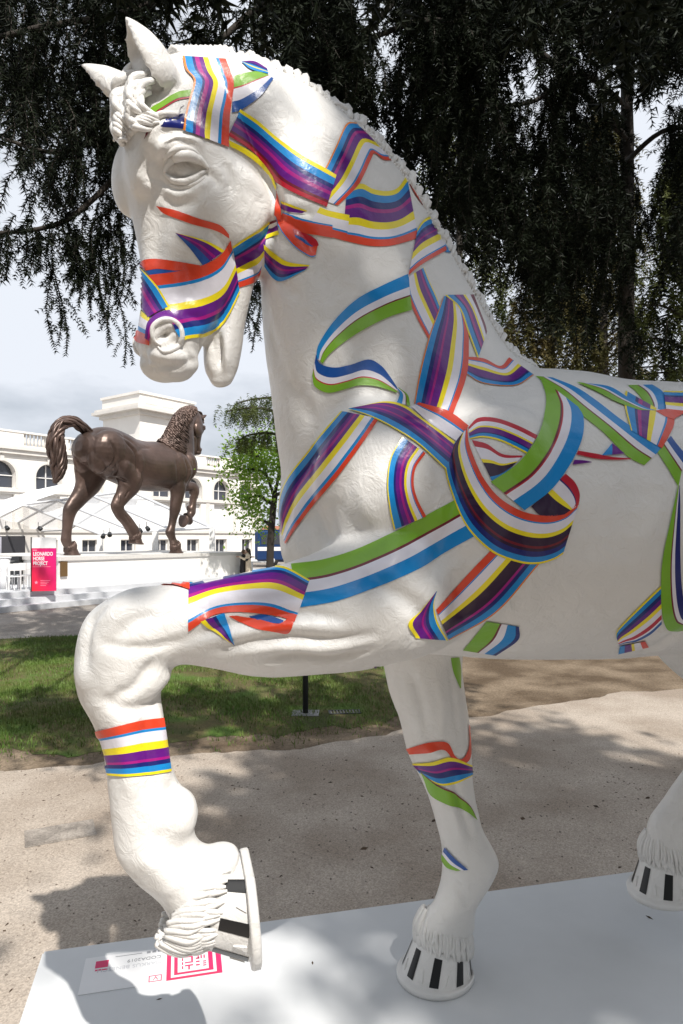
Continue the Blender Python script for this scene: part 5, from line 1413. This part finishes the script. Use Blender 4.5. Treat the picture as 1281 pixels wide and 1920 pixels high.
# ------------------------------------------------------------------ trees
M_BARK = mat('bark', (.035, .028, .022), .9, var=.3, vscale=6, bump=.6, bscale=14, bdist=.05, stretch=(1, 1, .25))
def leaf_mat(name, c1, c2, vscale, rough=.55, trans=.0):
    m = mat(name, c1, rough, col2=c2, vscale=vscale, spec=.12)
    if trans:
        nt = m.node_tree; b = nt.nodes['Principled BSDF']; out = nt.nodes['Material Output']
        tl = nt.nodes.new('ShaderNodeBsdfTranslucent'); mx = nt.nodes.new('ShaderNodeMixShader'); mx.inputs[0].default_value = trans
        src = b.inputs['Base Color'].links[0].from_socket; nt.links.new(src, tl.inputs['Color'])
        nt.links.new(b.outputs[0], mx.inputs[1]); nt.links.new(tl.outputs[0], mx.inputs[2]); nt.links.new(mx.outputs[0], out.inputs['Surface'])
    return m
def needles(P, Dr, L, W, per, rn_, droop=.25):
    """thin triangles standing round each point of P; Dr = twig direction at the point"""
    n = len(P)
    P = np.repeat(P, per, 0); Dr = np.repeat(Dr, per, 0)
    r = rn_.normal(size=P.shape); r -= (r * Dr).sum(1, keepdims=True) * Dr; r /= np.linalg.norm(r, axis=1, keepdims=True) + 1e-9
    d = r * .85 + Dr * rn_.uniform(.1, .7, (len(P), 1)) + np.array([0, 0, -droop]); d /= np.linalg.norm(d, axis=1, keepdims=True)
    s = np.cross(d, rn_.normal(size=P.shape)); s /= np.linalg.norm(s, axis=1, keepdims=True) + 1e-9
    ll = L * rn_.uniform(.6, 1.2, (len(P), 1))
    V = np.stack([P - s * W * .5, P + s * W * .5, P + d * ll], 1)
    return V
def hanging(start, length, rn_, sway, steps, wob=.05):
    t = np.linspace(0, 1, steps)[:, None]
    out = np.array([*sway, 0.0])
    p = np.array(start) + out * (np.sqrt(t) * .6 + .4 * t) + np.array([0, 0, -1.0]) * length * t ** 1.15
    ph = rn_.uniform(0, 6.28, 3)
    p = p + wob * length * np.concatenate([np.sin(t * 5 + ph[0]) - math.sin(ph[0]), np.sin(t * 4 + ph[1]) - math.sin(ph[1]), 0 * t], 1)
    d = np.gradient(p, axis=0); d /= np.linalg.norm(d, axis=1, keepdims=True) + 1e-9
    return p, d
class Conifer:
    def __init__(self, seed):
        self.V = []; self.tw = MB(); self.r = np.random.RandomState(seed)
    def twig(self, start, length, sway=None, L=.095, W=.016, per=6, gap=.032, stem=.006, side=True):
        if sway is None: sway = self.r.normal(size=2) * length * .25
        n = max(4, int(length / gap))
        p, d = hanging(start, length, self.r, sway, n)
        self.V.append(needles(p, d, L, W, per, self.r))
        if stem: self.tw.tube([tuple(q) for q in p[::max(1, n // 6)]], stem, 3, caps=False)
        if side and length > .5:
            for k in range(int(length / .16)):
                i = self.r.randint(0, max(1, int(n * .85)))
                l2 = self.r.uniform(.12, .38)
                p2, d2 = hanging(p[i], l2 * .8, self.r, self.r.normal(size=2) * l2 * .6, max(3, int(l2 / gap)))
                self.V.append(needles(p2, d2, L * .9, W, per, self.r))
    def done(self, root, m_):
        o = link_mesh('crown', tri_mesh('crown', np.concatenate(self.V)), root, m_)
        return o
def limb_tube(mb, pts, r0, r1, n=8):
    q = catmull([tuple(p) for p in pts], 6)
    mb.tube([tuple(p) for p in q], list(np.linspace(r0, r1, len(q))), n)
# ---- the big drooping cedar: trunk at right behind the horse, boughs over the whole picture
cr = at(1176, 1240, 13.0)
cedar = empty('cedar_tree', (cr.x, cr.y, 0), 0, 'huge dark cedar with drooping boughs hanging over the white horse', 'tree')
cb = Vector((cr.x, cr.y, 0))
TRK = MB()
top = lambda z, dx=0: (dx, 0, z)
TRK.tube([(0, 0, -.1), (0, 0, .5), (.03, 0, 2.5), (-.02, 0, 6), (.05, .1, 10), (0, .2, 15)], [.40, .22, .17, .15, .12, .05], 16)
R7 = np.random.RandomState(21)
C1 = Conifer(31)
LIMBS = [[(1176, 260, 13.0), (1000, 90, 10.3), (820, 40, 9.6), (700, 70, 9.2), (600, 110, 9.0)],
         [(1176, 120, 13.0), (900, -30, 10.2), (700, -60, 9.6), (500, 10, 9.2), (430, 60, 9.0), (330, 150, 8.8), (220, 240, 8.5), (110, 285, 8.3), (10, 262, 8.1)],
         [(330, 150, 8.8), (240, 300, 8.6), (150, 395, 8.4), (80, 428, 8.2), (-60, 442, 8.0)],
         [(700, -60, 9.6), (450, -60, 8.8), (250, 20, 8.4), (80, 50, 8.0), (-80, 90, 7.8)],
         [(1176, 360, 13.0), (1040, 300, 10.8), (930, 310, 10.2), (850, 360, 9.9)],
         [(1176, 300, 13.0), (1260, 240, 10.6), (1400, 260, 10.2)],
         [(1176, 420, 13.0), (1100, 400, 11.0), (1010, 430, 10.6)],
         [(1176, 200, 13.0), (1090, 140, 10.8), (1000, 190, 10.2), (900, 200, 9.8)],
         [(1176, 40, 13.0), (1300, -60, 10.8), (1450, 0, 10.4)],
         [(740, 0, 9.4), (690, 60, 9.3), (640, 92, 9.25)]]
limb_pts = []
def gap(px, py, D, ln, thr=-.32):
    """openings in the foliage, shared by all layers of the crown"""
    g = lambda y: noise.noise(Vector((px * .0075, y * .0055, 3.7)))
    return min(g(py), g(py + ln / D * F * .5), g(py + ln / D * F)) < thr
for li, lb in enumerate(LIMBS):
    pts = [at(*q) - cb for q in lb]
    r0 = .065 if len(lb) > 4 else .05
    if li == 2: r0 = .045
    limb_tube(TRK, pts, r0, .022)
    q = catmull([tuple(p) for p in pts], 10); limb_pts.append(q)
def px_of(p):
    w = Vector(p) + cb
    return CX + F * w.x / w.y, HY - F * (w.z - HC) / w.y
# boughs with hanging twigs all along the limbs
for q in limb_pts:
    L = np.linalg.norm(np.diff(q, axis=0), axis=1).sum()
    for k in range(int(L * 22)):
        i = R7.randint(0, len(q)); b = q[i] + R7.normal(size=3) * np.array([.22, .45, .10])
        px, py = px_of(b)
        ln = R7.uniform(.35, 1.3)
        if px < 280: ln = R7.uniform(.25, .75)
        if px < 60: ln = R7.uniform(.2, .55)
        if not gap(px, py, 9.0, ln, -.45): C1.twig(b, ln)
# curtain of foliage behind the crest (right half of the picture)
for k in range(760):
    px, py = R7.uniform(500, 1480), R7.uniform(-160, 480)
    D = R7.uniform(8.8, 11.8)
    ln = R7.uniform(.5, 1.4) * (1.0 if py < 330 else .6)
    if gap(px, py, D, ln): continue
    C1.twig(np.array(at(px, py, D) - cb), ln, L=.11, W=.022, per=6, gap=.040)
# upper left mass
for k in range(420):
    px, py = R7.uniform(-60, 520), R7.uniform(-140, 340)
    if px < 40 and 170 < py: continue
    if py > 120 + (px + 60) * .55 and px < 240 and R7.rand() < .7: continue
    if gap(px, py, 9, .6, -.24): continue
    C1.twig(np.array(at(px, py, R7.uniform(8, 9.6)) - cb), R7.uniform(.4, .95), gap=.038, W=.018)
# single hanging sprays seen against the sky at left and below the jaw
for px, y0, y1, D in ((12, 432, 525, 8.1), (4, 440, 500, 8.2), (46, 434, 512, 8.1), (70, 434, 505, 8.2), (92, 438, 640, 8.2), (104, 440, 662, 8.2), (98, 500, 655, 8.25), (128, 420, 470, 8.3), (150, 430, 585, 8.3), (146, 440, 560, 8.35), (172, 425, 590, 8.4), (178, 440, 600, 8.4), (192, 400, 602, 8.4), (200, 430, 640, 8.4), (206, 440, 682, 8.4), (213, 420, 640, 8.45), (224, 400, 560, 8.5), (232, 380, 500, 8.5), (243, 390, 480, 8.6), (160, 400, 520, 8.3), (210, 380, 560, 8.4), (186, 380, 540, 8.4), (220, 420, 600, 8.5),
                      (455, 480, 600, 9.0), (470, 480, 625, 9.0), (482, 470, 640, 9.0), (490, 480, 600, 9.1), (462, 500, 560, 9.0), (476, 520, 660, 9.0)):
    a = at(px, y0, D) - cb; ln = (y1 - y0) / F * D
    C1.twig(np.array(a), ln, sway=R7.normal(size=2) * .03, L=.062, per=7, gap=.026)
for k in range(150):
    px, py = R7.uniform(860, 1420), R7.uniform(440, 600)
    if py > 470 + (px - 860) * .6 or noise.noise(Vector((px * .009, py * .009, 23))) < -.12: continue
    C1.twig(np.array(at(px, py, R7.uniform(10, 13)) - cb), R7.uniform(.4, .9), L=.12, W=.026, per=6, gap=.045)
# boughs on the far side of the trunk: a dense dark backdrop
for k in range(430):
    px, py = R7.uniform(480, 1600), R7.uniform(-160, 430)
    if gap(px, py, 13, 1.2, -.30): continue
    C1.twig(np.array(at(px, py, R7.uniform(12, 14.5)) - cb), R7.uniform(.8, 1.5), L=.20, W=.055, per=6, gap=.075, stem=0)
for k in range(120):
    px, py = R7.uniform(-40, 480), R7.uniform(-160, 230)
    if gap(px, py, 11, .8, -.2): continue
    C1.twig(np.array(at(px, py, R7.uniform(10, 11.5)) - cb), R7.uniform(.6, 1.1), L=.17, W=.045, per=6, gap=.075, stem=0)
# unseen boughs added above the horse to shade the lawn behind it
for bx_, by_, bz_ in ((-2.6, 3.0, 6.4), (-1.4, 3.6, 6.9), (-.2, 3.2, 6.6), (1.0, 3.7, 7.0), (2.2, 3.3, 6.6), (-3.6, 3.4, 6.8), (3.2, 4.2, 7.2)):
    limb_tube(TRK, [Vector((0, .15, 13.6)), Vector((bx_ + 1.4, by_ + 4.2, bz_ + 5.0)) - cb, Vector((bx_ + .4, by_ + 1.6, bz_ + 2.0)) - cb, Vector((bx_, by_, bz_)) - cb], .07, .02, 6)
    for k in range(85):
        p = np.array([bx_, by_, bz_]) + R7.normal(size=3) * np.array([.60, .60, .30]) - np.array(cb)
        C1.twig(p, R7.uniform(.4, .9), L=.16, W=.035, per=5, gap=.07, stem=0)
# the roof of the crown, above the picture
for k in range(420):
    px, py = R7.uniform(-300, 1700), R7.uniform(-620, -60)
    C1.twig(np.array(at(px, py, R7.uniform(7.5, 11)) - cb), R7.uniform(.8, 1.8), L=.16, W=.03, per=6, gap=.07, stem=0)
M_CEDAR = leaf_mat('cedar_needles', (.009, .013, .007), (.015, .021, .010), 1.5)
C1.done(cedar, M_CEDAR)
tr = TRK; tr.v += []; 
trunk = TRK.build('trunk', M_BARK, cedar, True)
C1.tw.build('twigs', M_BARK, trunk)
# ---- conifers further back on the right, partly sunlit
def far_conifer(px, D, top_py, spread, label, col, seed, n=260, base_py=730):
    c = at(px, 1000, D); root = empty('conifer', (c.x, c.y, 0), 0, label, 'tree', 'trees beyond the path')
    cn = Conifer(seed); H = HC + (HY - top_py) / F * D
    tk = MB(); tk.tube([(0, 0, -.1), (.05, 0, H * .4), (0, 0, H)], [.26, .18, .04], 10)
    r = np.random.RandomState(seed)
    for k in range(n):
        z = H * r.uniform(.22, 1.0); rad = spread * (1.05 - z / H) ** .6 * math.sqrt(r.uniform(.05, 1)); a = r.uniform(0, 6.28)
        st = np.array([rad * math.cos(a), rad * math.sin(a), z])
        cn.twig(st, r.uniform(.6, 1.6), L=.17, W=.040, per=5, gap=.09, stem=0)
        if k % 5 == 0: tk.tube([(0, 0, z * .96), (st[0] * .5, st[1] * .5, z), tuple(st)], [.05, .03, .012], 5)
    cn.done(root, col); tk.build('trunk', M_BARK, root, True)
M_CEDAR2 = leaf_mat('conifer_green', (.055, .075, .022), (.10, .11, .032), .8)
M_CEDAR3 = leaf_mat('conifer_olive', (.13, .10, .040), (.075, .085, .028), .9)
far_conifer(1030, 20, 330, 2.6, 'olive brown conifer seen low between neck crest and back of the white horse', M_CEDAR3, 41, 480)
far_conifer(1290, 18, 250, 2.6, 'green sunlit conifer at the right picture edge above the horse back', M_CEDAR2, 42, 480)
far_conifer(1130, 25, 200, 3.0, 'tall brownish conifer in the background behind the cedar trunk', M_CEDAR3, 43, 480)
far_conifer(860, 24, 150, 3.0, 'dark green conifer in the background behind the neck of the white horse', M_CEDAR2, 44, 420)
# ---- young broadleaf tree left of the neck
gpos = at(506, 1066, 27.5)
gt_ = empty('broadleaf_tree', (gpos.x, gpos.y, 0), 0, 'young broadleaf tree with fresh light green leaves left of the white neck', 'tree')
def gl(px, py, dD=0.0): return at(px, py, 27.5 + dD) - Vector((gpos.x, gpos.y, 0))
tk = MB(); limb_tube(tk, [gl(506, 1072), gl(508, 1010), gl(512, 960), gl(516, 925)], .16, .12)
tips = []
for pts in ([(514, 930, 0), (500, 890, -.3), (488, 860, -.5), (470, 830, -.6)], [(516, 925, 0), (524, 880, .2), (520, 840, .4), (515, 800, .3)], [(500, 890, -.3), (480, 880, -.8), (455, 880, -1.0), (440, 872, -1.1)], [(510, 945, 0), (485, 930, .5), (465, 935, .8), (455, 945, 1.0)], [(520, 900, .1), (545, 870, .4), (560, 850, .6), (585, 830, .6)], [(488, 860, -.5), (470, 850, .2), (450, 835, .6)], [(515, 930, 0), (540, 920, -.5), (570, 925, -.8)], [(508, 985, 0), (490, 975, .4), (478, 985, .6)]):
    P = [gl(*q) for q in pts]; limb_tube(tk, P, .075, .015, 6)
    cc = catmull([tuple(p) for p in P], 5); tips += [c for c in cc[4:]]
tk.build('trunk', mat('dark_bark', (.03, .025, .02), .9), gt_, True)
RL = np.random.RandomState(5)
def leaf_cloud(centers, n, spread, size, r):
    c = np.array(centers)[r.randint(0, len(centers), n)] + r.normal(size=(n, 3)) * spread
    nrm = r.normal(size=(n, 3)) + np.array([0, 0, .8]); nrm /= np.linalg.norm(nrm, axis=1, keepdims=True)
    a = np.cross(nrm, r.normal(size=(n, 3))); a /= np.linalg.norm(a, axis=1, keepdims=True); b = np.cross(nrm, a)
    s = size * r.uniform(.6, 1.3, (n, 1))
    v0, v1, v2, v3 = c - a * s, c + b * s * .55, c + a * s, c - b * s * .55
    return np.concatenate([np.stack([v0, v1, v2], 1), np.stack([v0, v2, v3], 1)])
V = leaf_cloud(tips, 5600, np.array([.42, .42, .36]), .085, RL)
link_mesh('crown', tri_mesh('crown', V), gt_, leaf_mat('fresh_leaves', (.30, .44, .07), (.17, .31, .045), 1.2, trans=.5))
# ---- conifer whose bough shows above it
cc0 = at(585, 1060, 25); c2 = empty('spreading_cedar', (cc0.x, cc0.y, 0), 0, 'green cedar with flat spreading boughs showing left of the white neck', 'tree')
cn = Conifer(77); tk = MB(); tk.tube([(0, 0, -.1), (0, 0, 4), (0, 0, 9)], [.3, .22, .06], 12)
c2b = Vector((cc0.x, cc0.y, 0))
for pts in ([(585, 830, 25), (520, 775, 24.6), (470, 765, 24.3), (425, 772, 24)], [(585, 800, 25), (540, 750, 25), (480, 748, 24.8), (440, 758, 24.6)], [(585, 850, 25), (520, 815, 25.3), (470, 815, 25.2), (448, 825, 25)], [(585, 790, 25), (640, 750, 25.3), (700, 760, 25)], [(585, 760, 25), (560, 735, 25), (520, 738, 25)]):
    P = [at(*q) - c2b for q in pts]; limb_tube(tk, P, .08, .02, 6)
    for c in catmull([tuple(p) for p in P], 8)[5:]:
        for j in range(5): cn.twig(c + RL.normal(size=3) * np.array([.22, .35, .07]), RL.uniform(.25, .65), L=.13, W=.022, per=5, gap=.06, stem=0)
cn.done(c2, leaf_mat('cedar_green', (.06, .085, .025), (.10, .12, .035), 1.0)); tk.build('trunk', M_BARK, c2, True)
# ---- tall broadleaf tree standing behind the photographer, whose crown shades the rear of the horse
SH = Vector((5.95, -3.75, 0))
st = empty('shade_tree', tuple(SH), 0, 'tall leafy tree standing across the path whose crown shades the rear of the white horse', 'tree')
tk = MB(); tk.tube([(0, 0, -.1), (.05, 0, 3), (0, .1, 7.0), (0, 0, 10)], [.35, .26, .18, .06], 14)
RS = np.random.RandomState(15); cs = []
for k in range(62):
    a = RS.uniform(0, 6.28); z = RS.uniform(6.2, 13.2); rad = 2.5 * math.sqrt(RS.uniform(.05, 1)) * (1 - .5 * abs((z - 9.5) / 4.5) ** 2)
    cs.append((rad * math.cos(a), rad * math.sin(a), z))
    tk.tube([(0, 0, z * .75), (rad * math.cos(a) * .5, rad * math.sin(a) * .5, z * .9), cs[-1]], [.06, .04, .015], 5)
tk.build('trunk', M_BARK, st, True)
V = leaf_cloud(cs, 20000, np.array([.48, .48, .42]), .15, RS)
link_mesh('crown', tri_mesh('crown', V), st, leaf_mat('summer_leaves', (.06, .11, .025), (.04, .08, .02), 1.2, trans=.25))

# ---- unseen trees added behind the camera to cut sky light and raise contrast
def sky_block_tree(x, y, h, rad, label, seed, n=3200):
    t = empty('sky_block_tree', (x, y, 0), 0, label, 'tree', 'unseen trees added on the near side of the path')
    r = np.random.RandomState(seed); cs = []; tk = MB()
    tk.tube([(0, 0, -.1), (.05, 0, h * .35), (0, .1, h * .8)], [.28, .2, .06], 12)
    for k in range(34):
        a = r.uniform(0, 6.28); z = h * r.uniform(.16, 1.0); q = rad * math.sqrt(r.uniform(.1, 1)) * math.sin(math.pi * min(.95, max(.12, z / h))) ** .6
        cs.append((q * math.cos(a), q * math.sin(a), z)); tk.tube([(0, 0, z * .7), (cs[-1][0] * .5, cs[-1][1] * .5, z * .88), cs[-1]], [.05, .03, .012], 5)
    tk.build('trunk', M_BARK, t, True)
    link_mesh('crown', tri_mesh('crown', leaf_cloud(cs, n, np.array([.62, .62, .55]), .22, r)), t, MATS['summer_leaves'])
for i, (x, y, h, rad, lab) in enumerate(((-9.5, -5.5, 8.0, 2.8, 'unseen leafy tree added farthest left behind the photographer'), (-5.2, -8.5, 8.0, 2.8, 'unseen leafy tree added second from left behind the photographer'), (-.8, -10.0, 7.6, 2.8, 'unseen leafy tree added straight behind the photographer'), (3.6, -11.5, 7.2, 2.8, 'unseen leafy tree added behind and right of the photographer'), (9.8, -7.5, 7.8, 2.8, 'unseen leafy tree added second from right behind the photographer'), (11.5, -2.0, 8.2, 2.8, 'unseen leafy tree added farthest right beside the path'), (-11.0, .2, 8.0, 2.6, 'unseen leafy tree added far left beside the path'))):
    sky_block_tree(x, y, h, rad, lab, 60 + i)
